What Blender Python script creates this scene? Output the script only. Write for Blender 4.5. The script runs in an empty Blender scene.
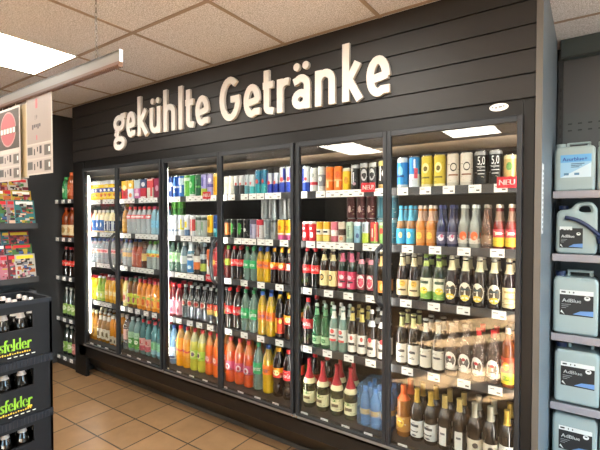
import bpy, math, random
from mathutils import Vector, Matrix
random.seed(7)
scene = bpy.context.scene
col = scene.collection
PI = math.pi

# ------------------------------------------------------------------ materials
def lin(h):
    h = h.lstrip('#')
    o = []
    for i in (0, 2, 4):
        c = int(h[i:i+2], 16) / 255
        o.append(c/12.92 if c <= .04045 else ((c+.055)/1.055)**2.4)
    return tuple(o) + (1.0,)

MATS = {}
def M(hexc, rough=.45, metal=0.0, alpha=1.0, spec=.5, noise=0.0, nscale=40, bump=0.0, coat=0.0):
    key = (hexc, rough, metal, alpha, spec, noise, nscale, bump, coat)
    if key in MATS: return MATS[key]
    m = bpy.data.materials.new('surface_%d' % len(MATS)); m.use_nodes = True
    nt = m.node_tree; b = nt.nodes['Principled BSDF']
    c = lin(hexc)
    b.inputs['Base Color'].default_value = c
    b.inputs['Roughness'].default_value = rough
    b.inputs['Metallic'].default_value = metal
    b.inputs['Alpha'].default_value = alpha
    b.inputs['Specular IOR Level'].default_value = spec
    b.inputs['Coat Weight'].default_value = coat
    if noise or bump:
        tc = nt.nodes.new('ShaderNodeTexCoord'); n = nt.nodes.new('ShaderNodeTexNoise')
        n.inputs['Scale'].default_value = nscale; n.inputs['Detail'].default_value = 4
        nt.links.new(tc.outputs['Object'], n.inputs['Vector'])
        if noise:
            r = nt.nodes.new('ShaderNodeValToRGB')
            r.color_ramp.elements[0].position = .3; r.color_ramp.elements[1].position = .7
            r.color_ramp.elements[0].color = tuple(x*(1-noise) for x in c[:3])+(1,)
            r.color_ramp.elements[1].color = tuple(min(1, x*(1+noise)) for x in c[:3])+(1,)
            nt.links.new(n.outputs['Fac'], r.inputs['Fac'])
            nt.links.new(r.outputs['Color'], b.inputs['Base Color'])
        if bump:
            bp = nt.nodes.new('ShaderNodeBump'); bp.inputs['Strength'].default_value = bump
            bp.inputs['Distance'].default_value = .003
            nt.links.new(n.outputs['Fac'], bp.inputs['Height'])
            nt.links.new(bp.outputs['Normal'], b.inputs['Normal'])
    MATS[key] = m
    return m

def emit(hexc, strength):
    key = ('emit', hexc, strength)
    if key in MATS: return MATS[key]
    m = bpy.data.materials.new('lamp_%d' % len(MATS)); m.use_nodes = True
    nt = m.node_tree; nt.nodes.clear()
    e = nt.nodes.new('ShaderNodeEmission'); o = nt.nodes.new('ShaderNodeOutputMaterial')
    e.inputs['Color'].default_value = lin(hexc); e.inputs['Strength'].default_value = strength
    nt.links.new(e.outputs[0], o.inputs[0]); MATS[key] = m
    return m

def pane_mat(tint='f4f8f7', ior=1.45, gain=1.0):
    key = ('pane', tint, ior, gain)
    if key in MATS: return MATS[key]
    m = bpy.data.materials.new('clear_glass_%d' % len(MATS)); m.use_nodes = True
    nt = m.node_tree; nt.nodes.clear()
    t = nt.nodes.new('ShaderNodeBsdfTransparent'); g = nt.nodes.new('ShaderNodeBsdfGlossy')
    f = nt.nodes.new('ShaderNodeFresnel'); x = nt.nodes.new('ShaderNodeMixShader')
    k = nt.nodes.new('ShaderNodeMath'); k.operation = 'MULTIPLY'; k.inputs[1].default_value = gain; k.use_clamp = True
    o = nt.nodes.new('ShaderNodeOutputMaterial')
    t.inputs['Color'].default_value = lin(tint); g.inputs['Roughness'].default_value = .0
    f.inputs['IOR'].default_value = ior
    ge = nt.nodes.new('ShaderNodeNewGeometry'); im = nt.nodes.new('ShaderNodeMath'); im.operation = 'MULTIPLY_ADD'
    im.inputs[1].default_value = 1/ior - ior; im.inputs[2].default_value = ior
    nt.links.new(ge.outputs['Backfacing'], im.inputs[0]); nt.links.new(im.outputs[0], f.inputs['IOR'])
    nt.links.new(f.outputs[0], k.inputs[0]); nt.links.new(k.outputs[0], x.inputs[0])
    nt.links.new(t.outputs[0], x.inputs[1]); nt.links.new(g.outputs[0], x.inputs[2])
    nt.links.new(x.outputs[0], o.inputs[0]); MATS[key] = m
    return m

# ------------------------------------------------------------------ mesh builder
class MB:
    def __init__(s): s.v = []; s.f = []; s.m = []; s.mats = []; s.smooth = []
    def mi(s, mat):
        if mat not in s.mats: s.mats.append(mat)
        return s.mats.index(mat)
    def add(s, vs, fs, mat, smooth=False):
        o = len(s.v); i = s.mi(mat); s.v += [tuple(v) for v in vs]
        for f in fs: s.f.append([k+o for k in f]); s.m.append(i); s.smooth.append(smooth)
        return s
    def box(s, x0, x1, y0, y1, z0, z1, mat):
        return s.add([(x0,y0,z0),(x1,y0,z0),(x1,y1,z0),(x0,y1,z0),(x0,y0,z1),(x1,y0,z1),(x1,y1,z1),(x0,y1,z1)],
              [(0,3,2,1),(4,5,6,7),(0,1,5,4),(1,2,6,5),(2,3,7,6),(3,0,4,7)], mat)
    def lathe(s, prof, mats, n=16, cx=0, cy=0):
        """prof: [(r,z)..], mats: one per ring segment or a single material"""
        for k in range(len(prof)-1):
            (r0,z0),(r1,z1) = prof[k], prof[k+1]
            mat = mats[k] if isinstance(mats, list) else mats
            vs = []; fs = []
            for i in range(n):
                a = 2*PI*i/n
                vs.append((cx+r0*math.cos(a), cy+r0*math.sin(a), z0))
            for i in range(n):
                a = 2*PI*i/n
                vs.append((cx+r1*math.cos(a), cy+r1*math.sin(a), z1))
            for i in range(n):
                j = (i+1) % n
                fs.append((i, j, n+j, n+i))
            s.add(vs, fs, mat, True)
        return s
    def tube(s, pts, r, mat, n=8):
        pts = [Vector(p) for p in pts]; rings = []
        for k, p in enumerate(pts):
            d = (pts[min(k+1, len(pts)-1)] - pts[max(k-1, 0)]).normalized()
            up = Vector((0,0,1)) if abs(d.z) < .9 else Vector((1,0,0))
            a = d.cross(up).normalized(); b = d.cross(a)
            rings.append([p + a*r*math.cos(2*PI*i/n) + b*r*math.sin(2*PI*i/n) for i in range(n)])
        vs = [v for rg in rings for v in rg]; fs = []
        for k in range(len(pts)-1):
            for i in range(n):
                j = (i+1) % n
                fs.append((k*n+i, k*n+j, (k+1)*n+j, (k+1)*n+i))
        fs.append(tuple(range(n))[::-1]); fs.append(tuple(range((len(pts)-1)*n, len(pts)*n)))
        return s.add(vs, fs, mat, True)
    def mesh(s, name):
        me = bpy.data.meshes.new(name)
        me.from_pydata(s.v, [], s.f)
        for m in s.mats: me.materials.append(m)
        me.polygons.foreach_set('material_index', s.m)
        me.polygons.foreach_set('use_smooth', s.smooth)
        me.update()
        return me
    def obj(s, name, parent=None, loc=(0,0,0), rot=(0,0,0)):
        return link(name, s.mesh(name), parent, loc, rot)

def link(name, me, parent=None, loc=(0,0,0), rot=(0,0,0)):
    o = bpy.data.objects.new(name, me); col.objects.link(o)
    if parent: o.parent = parent
    o.location = loc; o.rotation_euler = rot
    return o

def bevel(o, w, seg=2):
    b = o.modifiers.new('bevel', 'BEVEL'); b.width = w; b.segments = seg; b.limit_method = 'ANGLE'
    return o

def thing(name, label, cat, loc=(0,0,0), group=None, rz=0):
    o = bpy.data.objects.new(name, None); col.objects.link(o)
    o.location = loc; o.rotation_euler = (0,0,rz); o.empty_display_size = .05
    tag(o, label, cat, group)
    return o
def tag(o, label=None, cat=None, group=None, kind=None):
    if label: o['label'] = label
    if cat: o['category'] = cat
    if group: o['group'] = group
    if kind: o['kind'] = kind
    return o
def struct(o): o['kind'] = 'structure'; return o

TXT = {}
def text_geo(s):
    """flat triangles of a word, x centred, height of capitals = 1"""
    if s in TXT: return TXT[s]
    c = bpy.data.curves.new('word', 'FONT'); c.body = s; c.size = 1; c.align_x = 'CENTER'; c.resolution_u = 2
    o = bpy.data.objects.new('word', c); col.objects.link(o)
    dg = bpy.context.evaluated_depsgraph_get()
    me = bpy.data.meshes.new_from_object(o.evaluated_get(dg))
    vs = [(v.co.x/.72, v.co.y/.72) for v in me.vertices]; fs = [tuple(p.vertices) for p in me.polygons]
    bpy.data.objects.remove(o); bpy.data.curves.remove(c); bpy.data.meshes.remove(me)
    TXT[s] = (vs, fs)
    return TXT[s]

def flat_text(mb, s, mat, h, org, ux, uy, width=None, bold=0):
    """a word on a plane: org is the baseline middle, ux/uy unit directions"""
    vs, fs = text_geo(s)
    xs = [v[0] for v in vs]; w = max(xs)-min(xs)
    sx = h if width is None else width/w
    org = Vector(org); ux = Vector(ux); uy = Vector(uy)
    mb.add([org + ux*(x*sx) + uy*(y*h) for x, y in vs], fs, mat)
    if bold: mb.add([org + ux*(x*sx+bold) + uy*(y*h) for x, y in vs], fs, mat)

# ------------------------------------------------------------------ drinks
def prof_of(style, r, h):
    P = {
     'pet':   [(.86,0),(1,.03),(1,.20),(.96,.22),(1,.24),(1,.58),(.97,.66),(.80,.76),(.52,.85),(.36,.895),(.36,.91)],
     'big':   [(.86,0),(1,.03),(1,.22),(.95,.26),(1,.30),(1,.60),(.93,.70),(.70,.80),(.42,.88),(.33,.92),(.33,.93)],
     'juice': [(.90,0),(1,.03),(1,.16),(.96,.18),(1,.20),(1,.60),(.96,.70),(.80,.80),(.52,.87),(.45,.89),(.45,.90)],
     'squat': [(.90,0),(1,.03),(1,.55),(.92,.64),(.80,.72),(.62,.80),(.52,.83),(.52,.84)],
     'beer':  [(.92,0),(1,.02),(1,.54),(.94,.60),(.70,.69),(.48,.76),(.42,.84),(.38,.93),(.40,.955),(.40,.965)],
     'alco':  [(.94,0),(1,.02),(1,.48),(.90,.56),(.62,.66),(.48,.74),(.44,.86),(.42,.94),(.44,.96),(.44,.965)],
     'wine':  [(.95,0),(1,.02),(1,.58),(.94,.64),(.66,.71),(.42,.76),(.38,.84),(.37,.95),(.40,.97),(.40,.98)],
     'sekt':  [(.95,0),(1,.02),(1,.46),(.94,.54),(.70,.62),(.44,.72),(.33,.82),(.30,.90),(.29,.93),(.29,.94)],
     'spirit':[(.95,0),(1,.02),(1,.66),(.93,.72),(.60,.78),(.42,.82),(.40,.88),(.40,.90),(.40,.905)],
    }[style]
    return [(a*r, b*h) for a, b in P]
def rad_at(prof, z):
    for (r0,z0),(r1,z1) in zip(prof, prof[1:]):
        if z0 <= z <= z1: return r0 + (r1-r0)*(z-z0)/max(1e-6, z1-z0)
    return prof[-1][0]

def bend_add(mb, pts, faces, mat, r, eps=.0008):
    R = r + eps
    mb.add([(R*math.cos(-PI/2 + s/R), R*math.sin(-PI/2 + s/R), z) for s, z in pts], faces, mat, False)

def art_on(mb, art, r, h, flat=None):
    """art: fractions of h upwards and of r sideways"""
    for q, a in enumerate(art):
        eps = .0009 + .0004*q
        if a[0] == 'e':
            _, c, zc, rx, rz, sc = a
            n = 14
            pts = [(sc*r + rx*r*math.cos(2*PI*i/n), zc*h + rz*h*math.sin(2*PI*i/n)) for i in range(n)]
            pts.append((sc*r, zc*h)); fs = [(i, (i+1) % n, n) for i in range(n)]
        elif a[0] == 'r':
            _, c, z0, z1, s0, s1 = a
            n = 6; pts = []
            for i in range(n+1):
                s = (s0 + (s1-s0)*i/n)*r
                pts += [(s, z0*h), (s, z1*h)]
            fs = [(2*i, 2*i+2, 2*i+3, 2*i+1) for i in range(n)]
        elif a[0] == 'w':                      # a wavy ribbon
            _, c, zc, amp, th = a
            n = 14; pts = []
            for i in range(n+1):
                s = (-1.3 + 2.6*i/n)*r; z = (zc + amp*math.sin(i/n*2*PI))*h
                pts += [(s, z-th*h), (s, z+th*h)]
            fs = [(2*i, 2*i+2, 2*i+3, 2*i+1) for i in range(n)]
        else:
            _, c, word, zc, hh, wd = a
            vs, fs = text_geo(word)
            w = max(v[0] for v in vs) - min(v[0] for v in vs)
            pts = [(v[0]*wd*r/w, zc*h + (v[1]-.5)*hh*h) for v in vs]
        mat = M(c, .4)
        if flat is None: bend_add(mb, pts, fs, mat, r, eps)
        else: mb.add([(s, flat-eps, z) for s, z in pts], fs, mat)

SP = {}
def sp(key, name, cat, desc, style, r, h, body, **k):
    SP[key] = dict(key=key, name=name, cat=cat, desc=desc, style=style, r=r, h=h, body=body, **k)

PROTO = {}
def prints(key, colour, z0, z1):
    """small print on a label: short dashes without meaning"""
    rnd = random.Random(sum(ord(c)*(i+1) for i, c in enumerate(key)) + int(z0*100))
    lum = sum(lin(colour)[:3])/3; out = []
    for k in range(6 if z1-z0 > .3 else 3):
        z = z0 + (z1-z0)*rnd.uniform(.08, .9); a = rnd.uniform(-1.2, .9); w = rnd.uniform(.12, .5)
        c = rnd.choice(['2c2a2c', '4a3c34', '5a2428']) if lum > .25 else rnd.choice(['f0eeea', 'd8d4c8', 'e8dcb0'])
        t = rnd.uniform(.006, .014)
        out.append(('r', c, z, min(z+t, z1-.005), a, a+w))
    return out
def proto(key):
    """meshes of one drink: list of (part name, mesh, part label)"""
    if key in PROTO: return PROTO[key]
    d = SP[key]; r, h = d['r'], d['h']; parts = []; st = d['style']
    if st == 'can':
        b = MB()
        zs = sorted({0.0, 1.0} | {z for bd in d.get('bands', []) for z in bd[:2]})
        base = M(d['body'], d.get('rough', .28), d.get('metal', .35))
        def cm(z):
            for z0, z1, c in d.get('bands', []):
                if z0-1e-6 <= z < z1: return M(c, .28, d.get('metal', .35))
            return base
        lo, hi = .03*h, .94*h
        pr = [(0, 0), (.78*r, 0), (.80*r, .004)]; ms = [M('b8bcc0', .3, .8)]*2
        pr.append((r, lo)); ms.append(base)
        for a, z in zip(zs, zs[1:]):
            pr.append((r, lo+(hi-lo)*z)); ms.append(cm((a+z)/2))
        pr.append((.84*r, .985*h)); ms.append(cm(.999))
        b.lathe(pr, ms, 18)
        art_on(b, list(d.get('art', ()))+prints(key, d['body'], .08, .9), r, h)
        parts.append(('body', b.mesh('body'), None))
        t = MB(); t.lathe([(.84*r, .985*h), (.86*r, h), (.80*r, h), (.77*r, .985*h), (0, .985*h)], M('c4c8cc', .25, .9), 18)
        t.box(-.22*r, .22*r, -.5*r, .1*r, .986*h, .992*h, M('d0d3d6', .25, .9))
        parts.append(('lid', t.mesh('lid'), 'silver lid'))
    elif st == 'carton':
        b = MB(); w = r; dp = d.get('depth', r)
        b.box(-w, w, -dp, dp, 0, h, M(d['body'], .4))
        for z0, z1, c in d.get('bands', []): b.box(-w-.0004, w+.0004, -dp-.0004, dp+.0004, z0*h, z1*h, M(c, .4))
        art_on(b, d.get('art', ()), r, h, flat=-dp-.0008)
        parts.append(('body', b.mesh('body'), None))
        c = MB(); c.lathe([(.3*w, h), (.3*w, h+.012), (0, h+.012)], M(d.get('cap', 'f0f0ee'), .4), 12)
        parts.append(('cap', c.mesh('cap'), None))
    else:
        pr = prof_of(st, r, h); b = MB()
        fill = d.get('fill', .80)*h
        liq = M(d['body'], d.get('rough', .12), 0, d.get('alpha', 1.0), .6, coat=.3)
        top = M(d.get('glass', d['body']), .08, 0, d.get('galpha', d.get('alpha', 1.0)), .6, coat=.3)
        full = [(0, .001)] + pr
        b.lathe(full, [liq if full[i+1][1] <= fill else top for i in range(len(full)-1)], 18)
        parts.append(('body', b.mesh('body'), None))
        cr, cz = pr[-1]
        c = MB(); capc = M(d.get('cap', 'f0f0f0'), d.get('caprough', .35), d.get('capmetal', 0))
        foil = d.get('foil')
        if foil:
            z0 = foil*h; q = [(rad_at(pr, z0)*1.04+.0006, z0)] + [(a*1.04+.0006, z) for a, z in pr if z > z0+.003] + [(cr*1.05, h*.998), (0, h)]
            if st == 'sekt': q[-2:] = [(cr*1.3, .955*h), (cr*1.35, .985*h), (cr*.9, h), (0, h)]
            c.lathe(q, capc, 14)
        elif st in ('beer', 'alco'):
            c.lathe([(cr*1.16, cz-.010), (cr*1.05, cz), (cr*.9, h), (0, h)], capc, 14)
        else:
            c.lathe([(cr*1.22, cz-.004), (cr*1.22, h*.995), (cr*1.0, h), (0, h)], capc, 14)
        parts.append(('foil' if foil else 'cap', c.mesh('cap'), None))
        if 'label' in d:
            for nm, bl in (('label', d['label']),) + ((('neck_label', d['neck']),) if 'neck' in d else ()):
                l = MB()
                for z0, z1, cc in bl:
                    zz = [z0*h] + [z for _, z in pr if z0*h+.002 < z < z1*h-.002] + [z1*h]
                    l.lathe([(rad_at(pr, z)*1.012+.0005, z) for z in zz], M(cc, .45), 18)
                if nm == 'label': art_on(l, list(d.get('art', ()))+[w for a in bl for w in prints(key, a[2], a[0], a[1])], r*1.012+.0005, h)
                parts.append((nm, l.mesh(nm), None))
    PROTO[key] = parts
    return parts

def put(key, label, x, y, z, group, s=1.0, rz=None):
    d = SP[key]
    t = thing(d['name'], label, d['cat'], (x, y, z), group, random.uniform(-.25, .35) if rz is None else rz)
    if d['style'] == 'carton': t.rotation_euler.z = random.uniform(-.05, .05)
    t.scale = (s, s, 1)
    for nm, me, lb in proto(key):
        o = link(nm, me, t)
        if lb: o['label'] = lb
    return t

# ---- kinds of drink ------------------------------------------------
# door one
sp('yel', 'juice_bottle', 'bottle', 'small yellow juice bottle, blue collar', 'squat', .036, .185, 'f2c81e', cap='f4f4f4', label=[(.08,.40,'f6d030'),(.40,.62,'2a4f9c')], art=[('e','ffffff',.5,.5,.07,0),('e','e07a1a',.25,.45,.09,.2)])
sp('rosy', 'milk_drink_bottle', 'bottle', 'red and cream milk drink bottle', 'pet', .036, .21, 'b9433a', cap='6d2a22', label=[(.06,.50,'a83a34'),(.50,.68,'f0d8b8')])
sp('blulab', 'milk_drink_bottle', 'bottle', 'cream bottle with bright blue label', 'pet', .036, .215, 'f0d8b4', cap='e8e0d8', label=[(.08,.56,'2f6fc0')], art=[('e','ffffff',.34,.4,.1,0)])
sp('navlab', 'milk_drink_bottle', 'bottle', 'cream bottle with navy label', 'pet', .036, .215, 'f1e2b8', cap='d8dcd8', label=[(.08,.52,'1d2f62')], art=[('r','e8eef4',.1,.5,-.5,-.1),('r','e8eef4',.1,.5,.5,.8)])
sp('watpink', 'water_bottle', 'bottle', 'clear water bottle with pink label', 'pet', .035, .235, 'c4d0da', cap='3c62b0', alpha=.6, label=[(.42,.58,'eec4c8')], art=[('r','d86a78',.46,.54,-.8,.8)])
sp('jyel', 'juice_bottle', 'bottle', 'yellow juice bottle with red cap', 'juice', .036, .235, 'e9bf10', cap='c81e22', label=[(.16,.50,'f2d22a')], art=[('e','e27a10',.33,.5,.1,0)])
sp('jlim', 'juice_bottle', 'bottle', 'lime green drink bottle with white cap', 'alco', .034, .235, 'a8cc3a', cap='f4f4f4', alpha=.9, label=[(.12,.40,'d6e45a')], art=[('e','f7f7e0',.26,.5,.08,0)])
sp('jmul', 'juice_bottle', 'bottle', 'orange-yellow juice bottle with dark red cap', 'juice', .036, .235, 'dba018', cap='8d1f1c', label=[(.14,.52,'e9b42a')], art=[('r','f5e19a',.3,.46,-.9,.9)])
sp('amb', 'spirit_bottle', 'bottle', 'amber bottle with gold label', 'spirit', .038, .285, 'b4761a', cap='e2d8b0', alpha=.92, label=[(.12,.45,'c99a3c')], art=[('e','7c4510',.3,.5,.1,0)])
sp('ambw', 'spirit_bottle', 'bottle', 'amber bottle with white label', 'beer', .038, .285, '9c6a1c', cap='d8d4cc', alpha=.92, label=[(.10,.44,'e6dfc8')], art=[('r','6f5c34',.2,.34,-.6,.6)], neck=[(.72,.86,'e4dcc6')])
sp('ambo', 'spirit_bottle', 'bottle', 'orange bottle with pale band', 'juice', .038, .27, 'd98a12', cap='d9d2c0', label=[(.04,.30,'cfc3a8')], art=[('r','5b4a30',.1,.2,-.6,.5)])
# door two
def carton(key, desc, a, b, *art): sp(key, 'juice_carton', 'carton', desc, 'carton', .040, .165, a, depth=.030, bands=[(.55,1.0,b)], art=list(art))
carton('ct1', 'red and yellow drink carton', 'c8242c', 'efb52e', ('e','f3e7a0',.62,.6,.15,0),('e','8e1219',.3,.5,.12,.1))
carton('ct2', 'yellow and pale blue drink carton', 'cfdce8', 'f0b822', ('e','e8792a',.2,.6,.12,0),('e','fff2c0',.75,.5,.1,0))
carton('ct3', 'pink and pale drink carton', 'd96aa8', 'c4d2da', ('e','f0b0d0',.4,.5,.15,0),('r','f4e4ee',.15,.3,-.7,.7))
carton('ct4', 'crimson and navy drink carton', 'c21f38', '3a4a78', ('e','dfe3ee',.74,.6,.12,0),('r','ffffff',.05,.1,-.9,.9))
carton('ct5', 'red and cream drink carton', 'e0dccc', 'd94a50', ('r','d94a50',.1,.9,.1,.8),('r','f2ece0',.92,.97,-.9,.9))
carton('ct6', 'dark red drink carton', '8c1f40', 'a02850', ('e','d0a0b0',.5,.5,.15,0))
sp('fizr', 'lemonade_bottle', 'bottle', 'amber drink bottle with maroon cap', 'pet', .036, .24, 'a86f1e', cap='5c1420', label=[(.1,.55,'b5852c')])
sp('watred', 'water_bottle', 'bottle', 'clear water bottle with red cap', 'pet', .036, .24, 'ccd3d8', cap='d0232e', alpha=.6, label=[(.56,.70,'dd5a60')], art=[('r','f4e2e2',.60,.66,-.8,.8)])
sp('watblu', 'water_bottle', 'bottle', 'pale blue water bottle with pink cap', 'pet', .036, .24, '9cc8dc', cap='c03a6a', alpha=.75, label=[(.25,.5,'6faed0')])
sp('watyel', 'water_bottle', 'bottle', 'clear water bottle with yellow label', 'pet', .037, .235, 'c2cdd2', cap='3457a0', alpha=.6, label=[(.36,.52,'d8b070')])
sp('icecof', 'coffee_bottle', 'bottle', 'rust brown iced coffee bottle', 'squat', .038, .22, 'a24524', cap='7d5a44', label=[(.04,.60,'a8482a')], art=[('r','d9a08a',.1,.55,-.2,.1)])
sp('chochy', 'coffee_bottle', 'bottle', 'dark chocolate drink bottle', 'squat', .036, .21, '4c2415', cap='6b4b36', label=[(.3,.6,'d9b86a')])
sp('teal', 'lemonade_bottle', 'bottle', 'clear bottle with teal and yellow label', 'pet', .036, .235, 'b7c4c4', cap='62a83c', alpha=.7, label=[(.44,.56,'e8c84a'),(.56,.68,'8cc6c4')], art=[('r','cc5a3c',.45,.5,-.8,.8)])
sp('palej', 'juice_bottle', 'bottle', 'pale yellow juice bottle with maroon cap', 'juice', .037, .26, 'd9c878', cap='8a1830', label=[(.12,.5,'e4d6a0')], art=[('e','c0504a',.3,.45,.1,0)])
sp('brj', 'juice_bottle', 'bottle', 'brown juice bottle with lime label', 'juice', .037, .26, '7a4a14', cap='2a4a34', label=[(.12,.48,'c9cf3a')], art=[('e','a83a5a',.26,.45,.1,0)])
sp('oj', 'juice_bottle', 'bottle', 'orange juice bottle with red cap', 'juice', .037, .26, 'd98212', cap='b82420', label=[(.12,.48,'efb24a')], art=[('e','e8641e',.26,.55,.11,0),('r','8ec03a',.38,.44,-.1,.8)])
sp('pinkw', 'water_bottle', 'bottle', 'clear bottle with dusty pink label', 'big', .040, .30, '8c8e90', cap='a09090', alpha=.55, label=[(.3,.62,'c49a92')])
sp('grnw', 'water_bottle', 'bottle', 'clear water bottle with green label', 'big', .042, .30, '8fb0b0', cap='b4c0c0', alpha=.6, label=[(.10,.40,'4f9a3c'),(.40,.58,'a8d0a8')], art=[('e','e4f0d8',.3,.6,.06,0)])
sp('redw', 'water_bottle', 'bottle', 'teal-tinted bottle with red cap', 'big', .042, .30, '5f9498', cap='d02a34', alpha=.65, label=[(.12,.26,'b8485c'),(.26,.48,'e0a8a4')], art=[('e','c84a4a',.37,.3,.06,0)])
sp('aquw', 'water_bottle', 'bottle', 'aqua bottle with mint label', 'big', .042, .30, '5c98a0', cap='c43a48', alpha=.65, label=[(.10,.22,'7ab0c4'),(.22,.46,'86c8a0')], art=[('r','5ab070',.26,.42,-.3,.3)])
# door three
def tall(key, desc, body, bands=(), art=(), h=.168, r=.033, name='energy_can', metal=.35):
    sp(key, name, 'can', desc, 'can', r, h, body, bands=list(bands), art=list(art), metal=metal)
tall('c_nvw', 'navy and white tall can', '27407c', [(.55,.75,'dfe6ee')], [('e','e8eef4',.4,.5,.1,.2)])
tall('c_blu', 'bright blue tall can', '1f5ec4', [(.45,.55,'eef3f8')], [('e','dfe9f5',.3,.35,.1,0)])
tall('c_sky', 'blue and white tall can', '2f74c8', [(.6,.95,'cfe3f0')], [('r','f0f6fa',.2,.55,-.2,.3)])
tall('c_lgr', 'light green tall can', '6cc24e', [(.78,.95,'dff0d8')], [('r','b9e4a4',.1,.75,-.2,.2)])
tall('c_grn', 'green tall can', '2fa34a', [(.0,.1,'d8e6dc')], [('e','aee2a8',.55,.6,.15,0)])
tall('c_dgr', 'dark green tall can', '1c5c3c', [(.4,.5,'4fa04a')], [('e','3a8a5a',.65,.4,.1,0)])
tall('c_lvi', 'lime and violet tall can', 'a9a4dc', [(.0,.35,'b6d048')], [('r','5a58a8',.45,.85,-.3,.4)])
tall('c_vio', 'violet and white tall can', 'b4a6d8', [(.4,.55,'6a62b0')], [('e','f2f0fa',.7,.4,.1,0)])
tall('c_gol', 'golden yellow tall can', 'dba414', [(.9,1,'f0d888')], [('r','a87408',.2,.8,-.1,.3)])
tall('c_sil', 'silver white tall can', 'c8ced6', [(.2,.3,'7a8aa0')], [('e','8a9ab4',.55,.4,.14,0)], h=.165)
tall('c_sily', 'white tall can with yellow edge', 'dcdfe4', [(.3,.4,'d8cc40')], [('r','e6d840',.3,.8,.1,.6)], h=.165)
tall('c_why', 'white can with blue foot and yellow patch', 'dfe4ec', [(.0,.3,'55749c')], [('r','e8d620',.4,.68,-.5,.6),('r','20242c',.42,.64,-.1,.1)], h=.168)
tall('c_red', 'red and white tall can', 'd8dade', [(.25,.85,'d04a48')], [('r','f2e8e8',.1,.9,.3,.6)], h=.165)
tall('c_sgr', 'silver can with green patch', 'b4bcb8', [(.8,.95,'3a4a40')], [('r','4f8a54',.3,.7,-.2,.3)], h=.165)
tall('c_yel', 'yellow and black tall can', 'eab41c', [(.0,.2,'6c6452')], [('r','241c10',.45,.8,-.4,-.1),('r','241c10',.45,.8,.2,.5)], h=.165)
tall('c_tea', 'teal and navy tall can', '2e8a94', [(.4,1,'1f4480')], [('e','8acad0',.3,.4,.1,0)], h=.165)
sp('grl', 'lemonade_bottle', 'bottle', 'clear bottle with pale green label', 'pet', .036, .235, '5a7a6c', cap='3a5c50', alpha=.75, label=[(.34,.66,'a6c8a0')], art=[('e','5aa05a',.5,.4,.08,0)])
sp('trq', 'lemonade_bottle', 'bottle', 'bottle with turquoise shoulder', 'pet', .036, .24, '7c98a8', cap='d0dadc', alpha=.8, label=[(.30,.56,'c8d4d0')])
sp('blubig', 'water_bottle', 'bottle', 'white bottle with bright blue lower label', 'squat', .038, .245, 'e2e8ec', cap='cfe0e8', label=[(.04,.42,'2383cc'),(.62,.72,'3a7a98')], art=[('e','d0ebf8',.2,.5,.06,0),('r','404850',.5,.56,-.6,.7)])
sp('drkora', 'lemonade_bottle', 'bottle', 'dark bottle with orange and white label', 'pet', .036, .235, '3a2a22', cap='1c1c20', label=[(.16,.40,'d8702a'),(.40,.60,'d8d4cc')])
sp('bluca', 'water_bottle', 'bottle', 'dark bottle with pale grey shoulder', 'pet', .037, .24, '28303c', cap='9cb0c0', label=[(.12,.36,'a8b84a'),(.50,.66,'b8c4c8')])
tall('c_orw', 'orange and white tall can', 'd86a34', [(.0,.35,'e8e4de')], [('r','ffffff',.1,.6,-.5,-.1)], h=.20)
sp('drk_red', 'lemonade_bottle', 'bottle', 'dark red bottle with yellow patch', 'pet', .036, .25, '8a1c20', cap='6a1418', label=[(.3,.72,'a02a2c')], art=[('e','d8b84a',.42,.5,.08,0)])
sp('cher', 'juice_bottle', 'bottle', 'dark red juice bottle with pink label', 'juice', .038, .27, '6c0a14', cap='d82030', label=[(.08,.50,'e8a0b0')], art=[('e','f6e0e4',.38,.55,.08,0),('e','a83050',.2,.3,.07,.2)])
sp('colag', 'cola_bottle', 'bottle', 'cola bottle with red and white round emblem', 'beer', .034, .27, '140c0a', cap='a8a8a8', capmetal=.7, alpha=1, rough=.06, label=[(.38,.58,'40302c')], art=[('e','d8b8b0',.48,.85,.09,0),('e','b83a34',.48,.55,.06,0)])
sp('colay', 'cola_bottle', 'bottle', 'cola bottle with yellow and red label', 'beer', .034, .27, '140c0a', cap='9a9a98', capmetal=.7, rough=.06, label=[(.26,.40,'d8b860'),(.40,.56,'c8422c')])
sp('watl', 'water_bottle', 'bottle', 'large blue-tinted water bottle', 'big', .045, .315, '6f9fc8', cap='2a52a8', alpha=.8, label=[(.14,.45,'bcd4e8')], art=[('r','2a4a7c',.16,.22,-.8,.8)])
sp('ora15', 'lemonade_bottle', 'bottle', 'orange-yellow lemonade bottle with red cap', 'big', .046, .325, 'ee9c0c', cap='d8252a', fill=.72, glass='e8b860', galpha=.7, label=[(.30,.54,'f0a414')], art=[('w','d83a2c',.42,.03,.022),('e','8a2a60',.42,.22,.04,-.3)])
sp('lim15', 'lemonade_bottle', 'bottle', 'lime yellow lemonade bottle with red cap', 'big', .046, .325, 'c3bd38', cap='d8252a', fill=.72, glass='d0d090', galpha=.7, label=[(.28,.50,'a8d040')], art=[('e','e8e4a0',.40,.6,.08,0),('e','5a3a5c',.40,.36,.05,0)])
sp('red15', 'lemonade_bottle', 'bottle', 'deep orange lemonade bottle with red cap', 'big', .046, .325, 'e0661a', cap='d8252a', fill=.72, glass='d89050', galpha=.7, label=[(.28,.46,'d85a34')], art=[('e','e8c0b8',.38,.5,.07,0),('w','c83a40',.32,.02,.014)])
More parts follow.
